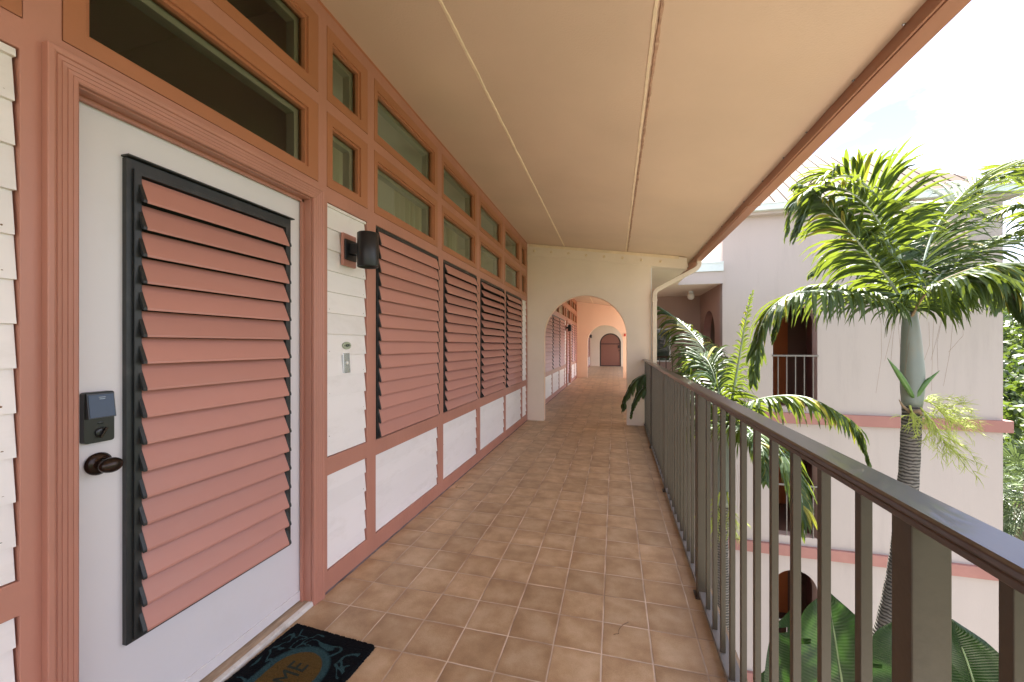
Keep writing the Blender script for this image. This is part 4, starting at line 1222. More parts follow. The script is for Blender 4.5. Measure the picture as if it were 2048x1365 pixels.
m.face([(ex0, ey0, ez), (ex1, ey0, ez), (rx1, ryy, rz_), (rx0, ryy, rz_)] if rx1 > rx0 else [(ex0, ey0, ez), (ex1, ey0, ez), (rx1, ryy, rz_)])
m.face([(ex1, ey1, ez), (ex0, ey1, ez), (rx0, ryy, rz_), (rx1, ryy, rz_)] if rx1 > rx0 else [(ex1, ey1, ez), (ex0, ey1, ez), (rx0, ryy, rz_)])
m.face([(ex1, ey0, ez), (ex1, ey1, ez), (rx1, ryy, rz_)])
m.face([(ex0, ey1, ez), (ex0, ey0, ez), (rx0, ryy, rz_)])
m.face([(ex0, ey0, ez - 0.03), (ex0, ey1, ez - 0.03), (ex1, ey1, ez - 0.03), (ex1, ey0, ez - 0.03)])
# standing seams on the front slope
x = ex0 + 0.15
while x < ex1 - 0.1:
    if x < rx0: t = (x - ex0) / (rx0 - ex0)
    elif x > rx1: t = (ex1 - x) / (ex1 - rx1)
    else: t = 1.0
    ye, ze = ey0 + (ryy - ey0) * t, ez + rise * t
    m.hexa([(x-0.012,ey0-0.01,ez-0.005),(x+0.012,ey0-0.01,ez-0.005),(x+0.012,ye,ze-0.005),(x-0.012,ye,ze-0.005),(x-0.006,ey0-0.01,ez+0.014),(x+0.006,ey0-0.01,ez+0.014),(x+0.006,ye,ze+0.014),(x-0.006,ye,ze+0.014)])
    x += 0.232
rf = PA(m, "roof", M['roofmetal'], tw)
m = MB()
for (ax, ay) in ((ex1, ey0), (ex0, ey0), (ex1, ey1)):
    bx = rx1 if ax == ex1 else rx0
    p0, p1 = Vector((ax, ay, ez + 0.01)), Vector((bx, ryy, rz_ + 0.02))
    t = (p1 - p0).normalized(); sd = t.cross(Vector((0, 0, 1))).normalized()
    w = 0.13
    m.face([p0 - sd * w - Vector((0,0,0.035)), p0 + Vector((0,0,0.05)), p1 + Vector((0,0,0.05)), p1 - sd * w - Vector((0,0,0.035))])
    m.face([p0 + Vector((0,0,0.05)), p0 + sd * w - Vector((0,0,0.035)), p1 + sd * w - Vector((0,0,0.035)), p1 + Vector((0,0,0.05))])
    m.face([p0 - sd * w - Vector((0,0,0.035)), p0 + sd * w - Vector((0,0,0.035)), p1 + sd * w - Vector((0,0,0.035)), p1 - sd * w - Vector((0,0,0.035))])
o = m.build("hip_cap", paint("terracotta_hip_cap", (0.11, 0.062, 0.042), 0.8, 0.1, 2, 0.0, spec=0.1), None, 0, False); o.parent = rf; o.matrix_parent_inverse = rf.matrix_parent_inverse.copy()
# louvred vent high in the front wall
m = MB(); m.plate(0, 0.03, -0.36, 0.36, -0.25, 0.25, [(-0.32, 0.32, -0.21, 0.21)])
for k in range(7): m.hexa([(0.004,-0.32,-0.20+k*0.06),(0.028,-0.32,-0.215+k*0.06),(0.028,0.32,-0.215+k*0.06),(0.004,0.32,-0.20+k*0.06),(0.004,-0.32,-0.17+k*0.06),(0.028,-0.32,-0.185+k*0.06),(0.028,0.32,-0.185+k*0.06),(0.004,0.32,-0.17+k*0.06)])
v = m.build("wall_vent", M['cream'], None, 0.001); v.parent = tw
v.location = Vector((5.95, TY0 - 0.001, 3.38)) - tw.location; v.rotation_euler = (0, 0, R(-90))

# ------------------------------------------------------------------ landing (open porch between walkway and tower)
po = empty("landing_porch", (1.4, 10.3, 0))
tag(po, "shaded open landing porch with dusty rose walls between the walkway and the tower", "porch")
m = MB(); m.box(0.58, 1.2245, 7.15, 11.5, 2.622, 2.70); m.box(1.3201, TX0 - 0.001, 9.12, 11.5, 2.622, 3.02); m.box(1.2246, 1.32, 8.3, 11.5, 2.622, 2.70)
PA(m, "soffit", M['cream'], po)
m = MB(); m.box(0.45, TX0 - 0.001, 11.371, 11.5, -0.24, 2.621)
PA(m, "back_wall", M['porch'], po)
m = MB(); m.box(1.33, TX0 - 0.002, 9.09, 9.1195, 2.60, 2.90); PA(m, "fascia", M['pale'], po)
m = MB(); m.box(1.33, TX0 - 0.003, 9.055, 9.0895, 2.86, 3.045); m.box(1.33, TX0 - 0.003, 9.04, 9.054, 3.025, 3.055)
for k in range(3): m.lathe([(0.010, 0), (0.008, -0.006)], (1.80 + k * 0.17, 9.055, 2.94 + 0.02 * k), 'y', 8)
PA(m, "flashing", M['gutterw'], po)
m = MB(); m.plate(0, 0.05, -0.235, 0.235, -0.455, 0.455, [(-0.195, 0.195, -0.415, 0.415)])
w = m.build("window_frame", M['winwhite'], None, 0.002); w.parent = po; w.location = Vector((1.235, 11.370, 1.305)) - po.location; w.rotation_euler = (0, 0, R(-90))
m = MB(); m.box(0.004, 0.012, -0.196, 0.196, -0.416, 0.416)
gm = paint("dark_window_glass", (0.03, 0.04, 0.045), 0.05, 0.1, 3, 0)
p = m.build("pane", gm, w)
m = MB()
m.tube([(0.60, 8.76, 1.055), (TX0 + 0.0, 8.76, 1.055)], 0.016, 8)
m.tube([(0.60, 8.76, 0.08), (TX0 + 0.0, 8.76, 0.08)], 0.012, 6)
for k in range(13): m.box(0.66 + k * 0.125, 0.676 + k * 0.125, 8.752, 8.768, 0.085, 1.05)
rr_ = m.build("landing_railing", M['gateframe'], None); tag(rr_, "thin dark metal railing along the edge of the shaded landing porch", "railing")
gl = empty("globe_lamp", (1.80, 10.35, 2.621)); tag(gl, "white globe ceiling lamp under the shaded landing porch roof", "ceiling lamp")
m = MB(); m.lathe([(0.055, 0), (0.055, -0.05), (0.045, -0.055)], (0, 0, 0), 'z', 20); m.build("lamp_base", M['winwhite'], gl)
m = MB(); m.lathe([(0.03, -0.05), (0.06, -0.065), (0.078, -0.10), (0.083, -0.13), (0.078, -0.165), (0.055, -0.20), (0.02, -0.213), (0.0, -0.214)], (0, 0, 0), 'z', 24); m.build("globe", M['globe'], gl)

# ------------------------------------------------------------------ palms
def catmull(pts, n):
    pts = [Vector(p) for p in pts]
    P = [pts[0] * 2 - pts[1]] + pts + [pts[-1] * 2 - pts[-2]]
    out = []
    segs = len(pts) - 1
    for i in range(n + 1):
        t = i / n * segs; k = min(int(t), segs - 1); u = t - k
        a, b, c, d = P[k], P[k+1], P[k+2], P[k+3]
        out.append(0.5 * ((2*b) + (-a + c)*u + (2*a - 5*b + 4*c - d)*u*u + (-a + 3*b - 3*c + d)*u*u*u))
    return out

def frond(pts, _k=1.08, r0=0.020, lmax=0.55, nleaf=62, droop=0.9, seed=0, start=0.16, vee=0.35, width=0.021, ragged=0.15, wind=(0, 0, 0), side_scale=(1, 1), curl=0.5):
    """rachis along pts, two rows of narrow folded leaflets; one mesh, rachis = slot 1"""
    r = random.Random(seed)
    nleaf = int(nleaf * _k); width *= 1.02; lmax *= 1.36
    cur = catmull(pts, 40)
    m = MB()
    # arc length
    L = [0]
    for i in range(40): L.append(L[-1] + (cur[i+1] - cur[i]).length)
    tot = L[-1]
    m.tube(cur, [r0 * (1 - 0.93 * (i / 40) ** 0.8) + 0.0012 for i in range(41)], 6, 1)
    def at(t):
        s = t * tot
        for i in range(40):
            if L[i+1] >= s: break
        u = (s - L[i]) / max(1e-6, L[i+1] - L[i])
        return cur[i].lerp(cur[i+1], u), (cur[i+1] - cur[i]).normalized()
    wv = Vector(wind)
    for k in range(nleaf):
        t = start + (1 - start) * (k + 0.5) / nleaf
        for s in (-1, 1):
            tt = min(0.999, t + (r.random() - 0.5) * 0.6 / nleaf)
            if r.random() < ragged * 0.35: continue
            p, tg = at(tt)
            side = tg.cross(Vector((0, 0, 1)))
            if side.length < 0.15: side = tg.cross(Vector((0.3, 1, 0)))
            side.normalize()
            up = side.cross(tg).normalized()
            w_ = (tt - start) / (1 - start)
            ln = lmax * (0.42 + 0.58 * math.sin(math.pi * min(1, w_ * 0.92 + 0.12) ** 0.8)) * (1 - 0.45 * w_ ** 3)
            ln *= (1 - ragged * r.random()) * side_scale[0 if s < 0 else 1]
            ang = R(62 - 38 * w_ + r.uniform(-13, 13))           # angle off the rachis
            v0 = (tg * math.cos(ang) + side * s * math.sin(ang) * math.cos(vee) + up * math.sin(vee) * math.sin(ang) * r.uniform(0.6, 1.2)).normalized()
            dr = droop * r.uniform(0.45, 1.6)
            n = 5
            wid = width * r.uniform(0.8, 1.15)
            q = p.copy(); d = v0.copy(); path = [q.copy()]; dirs = [d.copy()]
            for j in range(n):
                f = (j + 1) / n
                d = (d + (Vector((0, 0, -1)) * dr * f + wv * f) * (0.55 if j else 0.25)).normalized()
                q = q + d * (ln / n)
                path.append(q.copy()); dirs.append(d.copy())
            tw_ = r.uniform(-1, 1) * curl
            vs = []
            prof = [0.35, 0.85, 1.0, 0.85, 0.5, 0.05]
            for j in range(n + 1):
                dj = dirs[j]
                a = dj.cross(tg)
                if a.length < 0.05: a = dj.cross(up)
                a.normalize(); bnorm = a.cross(dj).normalized()
                wdir = bnorm * s
                # rotate about the leaflet direction a little
                rot = Matrix.Rotation(tw_ * j / n, 3, dj)
                wdir = rot @ wdir; aa = rot @ a
                hw = wid * prof[j]
                fold = hw * 0.45
                c = path[j]
                vs += [c + wdir * hw + aa * fold, c, c - wdir * hw + aa * fold]
            fs = []
            for j in range(n):
                fs += [(3*j, 3*j+1, 3*j+4, 3*j+3), (3*j+1, 3*j+2, 3*j+5, 3*j+4)]
            m.raw(vs, fs, 0, False)
    return m

def palm_frond(root, pts, **kw):
    stalk = kw.pop('stalk', M['rachis2'])
    m = frond(pts, **kw)
    return PA(m, "frond", [M['palm'], stalk], root, 0, False)

def flower_spray(root, base, dirn, length, seed, sag=0.5, n1=26, spread=0.9):
    r = random.Random(seed); m = MB()
    base = Vector(base); d0 = Vector(dirn).normalized()
    def grow(p, d, ln, rad, lev):
        n = 7; pts = [p.copy()]; q = p.copy(); dd = d.copy()
        for j in range(n):
            dd = (dd + Vector((r.uniform(-.22, .22), r.uniform(-.22, .22), r.uniform(-.22, .22) - sag * 0.12))).normalized()
            q = q + dd * ln / n; pts.append(q.copy())
        m.tube(pts, [rad * (1 - 0.75 * j / n) for j in range(n + 1)], 4 if lev else 6, 0, True, False)
        return pts
    main = grow(base, d0, length, 0.012, 0)
    for k in range(n1):
        p = main[1 + int(r.random() * (len(main) - 1))]
        d = (d0 * 0.9 + Vector((r.uniform(-1, 1), r.uniform(-1, 1), r.uniform(-1, 0.7))) * spread).normalized()
        sub = grow(p, d, length * r.uniform(0.35, 0.75), 0.0045, 1)
        for _ in range(9):
            p2 = sub[1 + int(r.random() * (len(sub) - 1))]
            d2 = (d + Vector((r.uniform(-1, 1), r.uniform(-1, 1), r.uniform(-1, 0.6))) * 0.9).normalized()
            grow(p2, d2, length * r.uniform(0.12, 0.30), 0.0030, 2)
    return PA(m, "flower_spray", M['flower'], root, 0, False)

def palm_trunk(root, pts, rad, shaft_pts, shaft_rad):
    m = MB(); cur = catmull(pts, 60)
    m.tube(cur, [rad(i / 60) * (1 + 0.03 * math.sin(i * 2.1)) for i in range(61)], 20)
    PA(m, "trunk", M['trunk'], root)
    m = MB(); cur = catmull(shaft_pts, 16)
    n = len(shaft_rad) - 1
    rr2 = []
    for i in range(17):
        t = i / 16 * n; k = min(int(t), n - 1); u = t - k; rr2.append(shaft_rad[k] * (1 - u) + shaft_rad[k+1] * u)
    m.tube(cur, rr2, 20)
    PA(m, "crownshaft", M['shaft'], root)

# --- right palm, in front of the tower
D1 = 4.5
p1 = empty("palm_tree", W(1740, 1400, D1) * 1.0)
foot = W(1640, 1500, D1 + 0.1); foot.z = GZ
p1.location = foot
tag(p1, "tall palm with a full windblown crown and smooth grey green shaft before the tower wall", "palm tree")
palm_trunk(p1, [foot, W(1560, 2300, D1 + .1), W(1690, 1560, D1 + .05), W(1740, 1365, D1), W(1777, 1240, D1), W(1800, 1120, D1), W(1815, 980, D1), W(1822, 860, D1), W(1824, 800, D1)],
           lambda t: 0.115 - 0.032 * t, [W(1824, 812, D1), W(1825, 760, D1), W(1823, 700, D1), W(1821, 655, D1), W(1819, 615, D1)], [0.088, 0.104, 0.104, 0.093, 0.083, 0.070, 0.05])
C1 = (1820, 628)
def w1(*a): return [W(*q) for q in a]
c0 = (1820, 640, D1)
palm_frond(p1, w1(c0, (1808, 560, 4.45), (1780, 450, 4.4), (1745, 385, 4.35), (1695, 352, 4.3), (1640, 375, 4.25), (1592, 470, 4.25)), seed=1, lmax=0.50, nleaf=78, droop=0.75, r0=0.026, start=0.28, vee=0.75, width=0.020, ragged=0.2)
palm_frond(p1, w1(c0, (1785, 570, 4.3), (1730, 500, 4.2), (1680, 440, 4.15), (1640, 395, 4.1), (1605, 372, 4.1)), seed=2, lmax=0.52, nleaf=66, droop=1.1, r0=0.018, start=0.2, vee=0.1, ragged=0.25)
palm_frond(p1, w1(c0, (1775, 607, 4.4), (1710, 588, 4.3), (1640, 582, 4.2), (1570, 595, 4.15), (1522, 650, 4.15), (1505, 765, 4.2)), seed=3, lmax=0.46, nleaf=78, droop=1.7, r0=0.020, start=0.08, vee=0.0, ragged=0.3)
palm_frond(p1, w1(c0, (1850, 585, 4.3), (1900, 555, 4.2), (1960, 535, 4.1), (2040, 535, 4.0), (2110, 580, 4.0)), seed=4, lmax=0.56, nleaf=70, droop=1.9, r0=0.018, start=0.06, vee=0.0, ragged=0.35, stalk=M['fibre'])
palm_frond(p1, w1(c0, (1850, 585, 4.6), (1900, 535, 4.7), (1970, 492, 4.8), (2050, 460, 4.9), (2120, 470, 4.9)), seed=5, lmax=0.45, nleaf=64, droop=0.9, r0=0.020, start=0.2, vee=0.2)
palm_frond(p1, w1(c0, (1838, 560, 4.7), (1870, 460, 4.9), (1930, 385, 5.0), (2000, 350, 5.1), (2080, 370, 5.1)), seed=6, lmax=0.6, nleaf=64, droop=0.55, r0=0.022, start=0.22, vee=0.5)
palm_frond(p1, w1(c0, (1832, 570, 4.8), (1845, 480, 5.1), (1870, 420, 5.4), (1905, 400, 5.7), (1950, 425, 6.0)), seed=7, lmax=0.62, nleaf=62, droop=0.9, r0=0.020, start=0.15)
palm_frond(p1, w1(c0, (1800, 570, 4.8), (1775, 490, 5.1), (1755, 450, 5.4), (1720, 440, 5.7), (1690, 470, 5.9)), seed=8, lmax=0.58, nleaf=62, droop=0.9, r0=0.020, start=0.15)
palm_frond(p1, w1(c0, (1790, 590, 4.7), (1745, 545, 4.9), (1700, 520, 5.1), (1660, 520, 5.2), (1625, 545, 5.3)), seed=11, lmax=0.45, nleaf=56, droop=1.3, r0=0.016, start=0.15)
palm_frond(p1, w1(c0, (1860, 600, 4.6), (1920, 585, 4.7), (1985, 590, 4.8), (2050, 625, 4.9)), seed=13, lmax=0.42, nleaf=60, droop=1.7, r0=0.016, start=0.1, ragged=0.35)
palm_frond(p1, w1(c0, (1765, 600, 4.6), (1690, 575, 4.7), (1620, 575, 4.8), (1570, 610, 4.9), (1545, 680, 4.9)), seed=15, lmax=0.34, nleaf=60, droop=1.7, r0=0.014, start=0.15, ragged=0.35)
palm_frond(p1, w1(c0, (1795, 540, 4.3), (1755, 440, 4.1), (1700, 385, 4.0), (1640, 372, 3.95), (1590, 405, 3.95), (1572, 470, 4.0)), seed=16, lmax=0.34, nleaf=64, droop=0.9, r0=0.014, start=0.3, ragged=0.35)
palm_frond(p1, w1(c0, (1850, 590, 4.2), (1900, 560, 4.0), (1955, 548, 3.9), (2010, 570, 3.85), (2050, 640, 3.8)), seed=17, lmax=0.42, nleaf=70, droop=2.0, r0=0.015, start=0.1, vee=0.0, ragged=0.35, stalk=M['fibre'])
# upright new spear, bracts, flower sprays and hanging fibres
m = MB()
for (a, b_, c) in (((1826, 795), (1800, 752), (1774, 716)), ((1828, 800), (1848, 770), (1880, 741))):
    cur = catmull(w1((*a, D1 - 0.06), (*b_, D1 - 0.1), (*c, D1 - 0.12)), 12)
    rads = [0.03, 0.036, 0.042, 0.046, 0.048, 0.047, 0.045, 0.04, 0.034, 0.027, 0.019, 0.010, 0.002]
    m.tube(cur, [x * 0.62 for x in rads], 8)
PA(m, "flower_bract", M['spathe'], p1)
flower_spray(p1, W(1835, 800, D1 - 0.05), W(1945, 800, D1 - 0.1) - W(1835, 800, D1), 0.52, 3, 0.6, 38)
flower_spray(p1, W(1835, 810, D1 - 0.06), W(1915, 880, D1 - 0.2) - W(1835, 810, D1), 0.50, 4, 0.7, 34)
flower_spray(p1, W(1820, 812, D1 - 0.08), W(1835, 890, D1 - 0.3) - W(1820, 812, D1), 0.28, 5, 0.8, 16)
m = MB(); r = random.Random(5)
for k in range(12):
    x = 1760 + k * 15 + r.uniform(-8, 8); y = 625 + r.uniform(-15, 25); ln = r.uniform(60, 170)
    m.tube(w1((x, y, 4.45), (x - 6 + r.uniform(-8, 8), y + ln * 0.5, 4.45), (x - 14 + r.uniform(-14, 10), y + ln, 4.45)), 0.0013, 3, 0, True, False)
m.tube(w1((1826, 830, D1), (1805, 812, D1 - 0.12), (1798, 800, D1 - 0.15)), [0.02, 0.012, 0.004], 5)
m.tube(w1((1822, 825, D1 - 0.07), (1838, 822, D1 - 0.11), (1845, 832, D1 - 0.10)), [0.025, 0.025, 0.01], 6)
PA(m, "hanging_fibre", M['fibre'], p1)

# --- left palm, just outside the railing
D2 = 5.6
p2 = empty("palm_tree", (0, 0, 0)); foot = W(1446, 1400, D2); foot.z = GZ; p2.location = foot
tag(p2, "lower palm close behind the railing whose fronds reach through the balusters", "palm tree")
palm_trunk(p2, [foot, W(1452, 1700, D2), W(1447, 1300, D2), W(1444, 1100, D2), W(1447, 1000, D2)], lambda t: 0.105 - 0.03 * t,
           [W(1447, 1010, D2), W(1449, 960, D2), W(1450, 900, D2), W(1452, 855, D2)], [0.085, 0.098, 0.095, 0.08, 0.055])
c2 = (1452, 868, D2)
palm_frond(p2, w1(c2, (1447, 800, 5.9), (1425, 730, 6.4), (1395, 680, 7.0), (1355, 640, 7.5), (1312, 612, 7.8), (1290, 618, 8.0)), seed=21, lmax=0.62, nleaf=70, droop=1.3, r0=0.022, start=0.15, vee=0.0)
palm_frond(p2, w1(c2, (1462, 810, 5.4), (1478, 720, 5.2), (1490, 650, 5.1), (1504, 585, 5.0)), seed=22, lmax=0.17, nleaf=46, droop=0.9, r0=0.024, start=0.10, vee=0.2, ragged=0.3, side_scale=(1, 1), width=0.014)
palm_frond(p2, w1(c2, (1440, 800, 5.5), (1425, 745, 5.6), (1408, 715, 5.8), (1385, 720, 6.0), (1365, 760, 6.2)), seed=24, lmax=0.55, nleaf=52, droop=1.2, r0=0.018, start=0.12)
palm_frond(p2, w1(c2, (1490, 815, 5.1), (1540, 795, 4.8), (1610, 795, 4.6), (1670, 822, 4.5), (1715, 860, 4.45), (1738, 925, 4.4)), seed=25, lmax=0.44, nleaf=78, droop=1.8, r0=0.018, start=0.12, vee=0.0, ragged=0.45)
palm_frond(p2, w1(c2, (1490, 855, 5.2), (1540, 880, 4.9), (1585, 940, 4.7), (1605, 1010, 4.6), (1600, 1060, 4.6)), seed=26, lmax=0.58, nleaf=66, droop=1.1, r0=0.018, start=0.12, vee=0.1, ragged=0.3)
palm_frond(p2, w1(c2, (1400, 800, 5.8), (1350, 757, 6.05), (1312, 745, 6.05), (1275, 757, 6.05), (1252, 790, 6.05), (1246, 815, 6.05)), seed=27, lmax=0.38, nleaf=90, droop=2.6, r0=0.014, start=0.2, vee=0.0, ragged=0.25, width=0.020)
palm_frond(p2, w1(c2, (1405, 815, 5.7), (1360, 775, 5.95), (1322, 765, 5.95), (1288, 775, 5.95), (1270, 800, 5.95), (1262, 830, 5.95)), seed=37, lmax=0.30, nleaf=80, droop=2.6, r0=0.013, start=0.2, vee=0.0, ragged=0.3, width=0.020)
palm_frond(p2, w1(c2, (1430, 820, 5.3), (1400, 775, 5.5), (1375, 750, 5.7), (1345, 745, 5.9)), seed=39, lmax=0.45, nleaf=60, droop=1.4, r0=0.014, start=0.2, vee=0.0, ragged=0.3)
palm_frond(p2, w1(c2, (1475, 850, 5.0), (1500, 860, 4.6), (1525, 900, 4.3), (1530, 960, 4.2)), seed=28, lmax=0.42, nleaf=50, droop=1.5, r0=0.014, start=0.15, ragged=0.3)
palm_frond(p2, w1(c2, (1430, 860, 5.9), (1405, 850, 6.2), (1375, 880, 6.4), (1360, 940, 6.5)), seed=29, lmax=0.42, nleaf=50, droop=1.5, r0=0.014, start=0.15)
flower_spray(p2, W(1440, 985, D2 - 0.1), W(1428, 1060, D2 - 0.35) - W(1440, 985, D2), 0.42, 13, 0.9, 20, 0.6)
flower_spray(p2, W(1455, 985, D2 - 0.1), W(1470, 1050, D2 - 0.35) - W(1455, 985, D2), 0.42, 14, 0.9, 20, 0.6)
m = MB()
for k in range(5): m.tube(w1((1465 + k * 5, 930, 5.3), (1472 + k * 4, 990, 5.2), (1466 + k * 6, 1050 + k * 12, 5.15)), 0.0015, 3, 0, True, False)
PA(m, "hanging_fibre", M['fibre'], p2)

# --- third palm beyond the frame, its fronds reach in at the upper right
p3 = empty("palm_tree", (0, 0, 0)); D3 = 6.0; foot = W(2220, 1000, D3); foot.z = GZ; p3.location = foot
tag(p3, "palm standing outside the right edge, only its bright upper fronds reach into view", "palm tree")
palm_trunk(p3, [foot, W(2215, 1500, D3), W(2220, 800, D3)], lambda t: 0.12 - 0.03 * t, [W(2220, 810, D3), W(2222, 640, D3), W(2222, 560, D3)], [0.09, 0.105, 0.09, 0.06])
c3 = (2222, 575, D3)
palm_frond(p3, w1(c3, (2190, 460, 5.9), (2130, 370, 5.8), (2060, 335, 5.7), (1990, 345, 5.6), (1950, 395, 5.6)), seed=41, lmax=0.62, nleaf=66, droop=0.6, r0=0.024, start=0.2, vee=0.5)
palm_frond(p3, w1(c3, (2170, 500, 6.1), (2100, 440, 6.2), (2040, 415, 6.3), (1985, 430, 6.4)), seed=42, lmax=0.6, nleaf=60, droop=1.0, r0=0.022, start=0.2)
palm_frond(p3, w1(c3, (2160, 560, 6.0), (2090, 540, 6.0), (2030, 560, 6.0), (1990, 620, 6.0)), seed=43, lmax=0.5, nleaf=60, droop=1.4, r0=0.020, start=0.2)

# ------------------------------------------------------------------ paddle-leaved plant under the railing
bp_ = empty("paddle_leaf_plant", (2.1, 2.9, GZ))
tag(bp_, "plant with huge dark green paddle leaves rising beyond the lower balusters", "plant")
def paddle(base, mid, tip, wmax, seed, facing, fold=0.25, tear=6):
    r = random.Random(seed)
    cur = catmull([base, mid, tip], 36)
    m = MB(); uvs = []
    na = 12
    vs, fs, uv = [], [], []
    fc = Vector(facing).normalized()
    tears = sorted((r.uniform(0.25, 0.9), r.choice((-1, 1)), r.uniform(0.3, 0.75)) for _ in range(tear))
    for i, p in enumerate(cur):
        t = i / 36
        tg = (cur[min(i+1, 36)] - cur[max(i-1, 0)]).normalized()
        sd = tg.cross(fc).normalized(); up = sd.cross(tg).normalized()
        w = wmax * (math.sin(math.pi * min(1.0, (t * 0.93 + 0.07)) ** 0.85) ** 0.55) * (1.0 if t < 0.9 else 1 - ((t - 0.9) / 0.1) ** 2 * 0.75)
        for k in range(-na, na + 1):
            a = k / na
            lift = fold * w * (abs(a) - 0.65 * a * a) + 0.012 * math.sin(t * 23 + a * 3 + seed) * abs(a) + 0.02 * noise.noise(Vector((t * 5, a * 2, seed)))
            vs.append(p + sd * (w * a) + up * lift - tg * (abs(a) ** 1.6) * w * 0.12)
            uv.append((a, t))
    c = 2 * na + 1
    for i in range(36):
        for k in range(2 * na):
            a = (k + 0.5 - na) / na; t = (i + 0.5) / 36
            if any(abs(t - tt) < 0.012 and (a > 0) == (s > 0) and abs(a) > cut for tt, s, cut in tears): continue
            fs.append((i*c+k, i*c+k+1, (i+1)*c+k+1, (i+1)*c+k))
    m.raw(vs, fs, 0, True)
    n0 = len(m.v)
    m.tube([q - fc * 0.002 for q in cur], [0.014 * (1 - 0.85 * i / 36) + 0.002 for i in range(37)], 6, 1)
    me = m.mesh("leaf")
    ul = me.uv_layers.new(name="UVMap")
    for lp in me.loops:
        vi = lp.vertex_index
        ul.data[lp.index].uv = uv[vi] if vi < len(uv) else (0, 0)
    o = link("leaf", me, [M['paddle'], M['rachis']]); o.parent = bp_
    o.matrix_parent_inverse = Matrix.Translation(bp_.location).inverted()
    st = MB(); b0 = Vector(base)
    st.tube([b0, b0.lerp(Vector((2.1, 2.9, -3.2)), 0.5) + Vector((0.05, 0, 0.1)), Vector((2.1, 2.9, -3.2))], [0.016, 0.022, 0.03], 8)
    PA(st, "leaf_stalk", M['rachis'], bp_)
toC = Vector((-0.45, -0.75, 0.5))
paddle(W(1740, 1700, 3.3), W(1690, 1400, 3.35), W(1655, 1180, 3.5), 0.40, 1, (-0.35, -0.8, 0.45))
paddle(W(1640, 1650, 3.6), W(1610, 1400, 3.7), W(1585, 1215, 3.8), 0.36, 2, (-0.1, -0.8, 0.5))
paddle(W(1880, 1620, 2.8), W(1840, 1400, 2.85), W(1800, 1238, 2.95), 0.34, 3, (-0.6, -0.7, 0.35))
paddle(W(1990, 1700, 3.0), W(1960, 1420, 3.0), W(1905, 1240, 3.1), 0.34, 4, (-0.5, -0.6, 0.7), 0.1)
paddle(W(1560, 1700, 3.9), W(1555, 1480, 3.9), W(1545, 1330, 4.0), 0.28, 5, (-0.2, -0.8, 0.6))
m = MB(); m.tube([(2.1, 2.9, GZ), (2.12, 2.95, -5.5), (2.1, 2.9, -3.2)], [0.12, 0.10, 0.07], 12); PA(m, "trunk", M['bark'], bp_)

# ------------------------------------------------------------------ trees on the slope to the right
def crown_mesh(r, rx_, ry_, rz_c, nclump, leaf, per, flat=0.5):
    m = MB()
    for _ in range(nclump):
        while True:
            c = Vector((r.uniform(-1, 1), r.uniform(-1, 1), r.uniform(-0.7, 1)))
            if 0.35 < c.length < 1: break
        c = Vector((c.x * rx_, c.y * ry_, c.z * rz_c)); cr = r.uniform(0.13, 0.27) * (rx_ + ry_) / 2
        for _ in range(per):
            d = Vector((r.gauss(0, 1), r.gauss(0, 1), r.gauss(0, 0.8))).normalized() * cr * r.uniform(0.5, 1.05)
            p = c + d
            nrm = (d.normalized() + Vector((r.uniform(-.7, .7), r.uniform(-.7, .7), r.uniform(-.2, 1.0)))).normalized()
            a = nrm.cross(Vector((r.uniform(-1, 1), r.uniform(-1, 1), r.uniform(-1, 1)))).normalized(); b_ = nrm.cross(a)
            s = leaf * r.uniform(0.6, 1.3)
            m.raw([p - a * s * 0.5, p + b_ * s * 0.28, p + a * s * 0.6, p - b_ * s * 0.28], [(0, 1, 2, 3)])
    return m
def tree(x, y, h, rad, label, mat, seed, group="trees on the slope"):
    r = random.Random(seed); z = hz(x, y) - 0.15
    t = empty("broadleaf_tree", (x, y, z)); tag(t, label, "tree", group)
    m = MB(); top = Vector((r.uniform(-.3, .3), r.uniform(-.3, .3), h * 0.62))
    m.tube([(0, 0, 0), top * 0.5 + Vector((0.1, 0, 0)), top], [0.045 * h * 0.5, 0.035 * h * 0.5, 0.02 * h * 0.5], 8)
    for k in range(5):
        a = k * 1.3 + r.random(); m.tube([top * (0.55 + 0.08 * k), top * (0.7 + 0.06 * k) + Vector((math.cos(a), math.sin(a), 0.5)) * rad * 0.45], [0.02 * h * 0.4, 0.006 * h], 6)
    m.build("trunk", M['bark'], t)
    c = crown_mesh(r, rad, rad, h * 0.36, 60, 0.20 * rad ** 0.5 + 0.05, 34)
    o = c.build("crown", mat, t, 0, False); o.location = (0, 0, h * 0.66)
def spot(px, dd): 
    p = W(px, 700, dd); return p.x, p.y
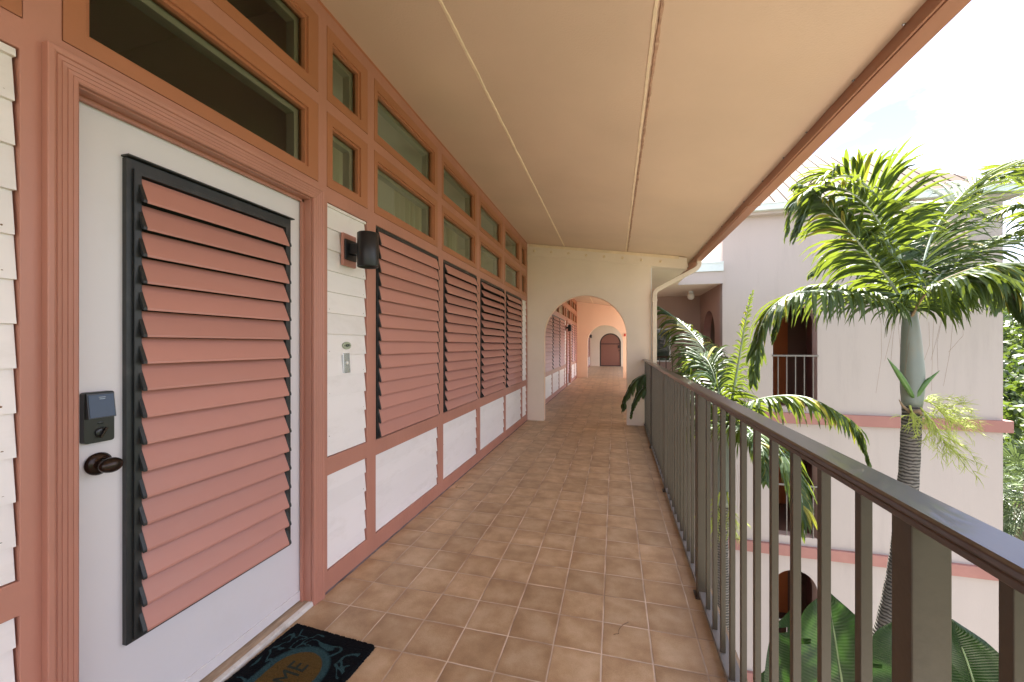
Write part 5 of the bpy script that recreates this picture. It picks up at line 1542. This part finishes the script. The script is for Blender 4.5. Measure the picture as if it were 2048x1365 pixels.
tl = [(2030, 15.5, 6.2, 2.2, "nearest round leafy green tree just right of the tower corner", 'foliage'),
      (2120, 14.5, 6.0, 2.4, "dense dark tree at the right edge of the slope", 'foliage2'),
      (2060, 20, 6.6, 2.8, "light green tree behind the nearest one right of the tower", 'foliage'),
      (2015, 25, 6.5, 3.0, "dark green tree halfway up the slope behind the tower corner", 'foliage2'),
      (2100, 26, 7.0, 3.0, "broad green tree halfway up the slope at the right edge", 'foliage'),
      (2035, 33, 6.5, 3.4, "pale green tree high on the slope", 'foliage'),
      (1990, 38, 6.5, 3.4, "dark tree on the skyline partly behind the tower", 'foliage2'),
      (2090, 42, 6.6, 3.8, "low round tree on the skyline right of the tower", 'foliage2'),
      (2040, 50, 6.0, 4.0, "farthest green tree on the skyline", 'foliage')]
for i, (px, dd, h, rad, lab, mt_) in enumerate(tl):
    x, y = spot(px, dd); tree(x, y, h, rad, lab, M[mt_], 300 + i)
# fan palm low at the right edge
def fan_palm(x, y, ztop, label, seed, n=26, size=0.75):
    r = random.Random(seed); t = empty("fan_palm", (x, y, GZ)); tag(t, label, "palm tree")
    H_ = ztop - GZ
    m = MB(); m.tube([(0, 0, 0), (0.05, 0, H_ * 0.5), (0, 0, H_)], [0.16, 0.13, 0.12], 12); m.build("trunk", M['bark'], t)
    m = MB()
    for k in range(n):
        az = k * 2.4 + r.random() * 0.4; el = R(80 - 125 * (k / n))
        d = Vector((math.cos(az) * math.cos(el), math.sin(az) * math.cos(el), math.sin(el)))
        b0 = Vector((0, 0, H_)); hub = b0 + d * size * 0.9 - Vector((0, 0, 0.1 * (k / n)))
        m.tube([b0, b0.lerp(hub, 0.5) + Vector((0, 0, 0.04)), hub], [0.014, 0.011, 0.008], 5, 1)
        sd = d.cross(Vector((0, 0, 1))).normalized(); up = sd.cross(d)
        for q in range(30):
            a = R(-125 + 250 * q / 29)
            v = (d * math.cos(a) + sd * math.sin(a) + up * r.uniform(-0.08, 0.14)).normalized()
            e_ = hub + v * size * r.uniform(0.75, 1.0); mid = hub.lerp(e_, 0.55)
            e_ = e_ - Vector((0, 0, size * 0.28 * r.random()))
            wv = v.cross(up).normalized() * 0.020
            m.raw([hub, mid + wv, e_, mid - wv], [(0, 1, 2, 3)])
    m.build("crown", [M['fan'], M['rachis']], t, 0, False)
x, y = spot(2062, 9.5); fan_palm(x, y, -2.1, "silvery fan palm with drooping leaves low at the right edge beside the tower", 5)
x, y = spot(2040, 11.2); fan_palm(x, y, -3.2, "second fan palm lower down behind the silvery one beside the tower corner", 6)
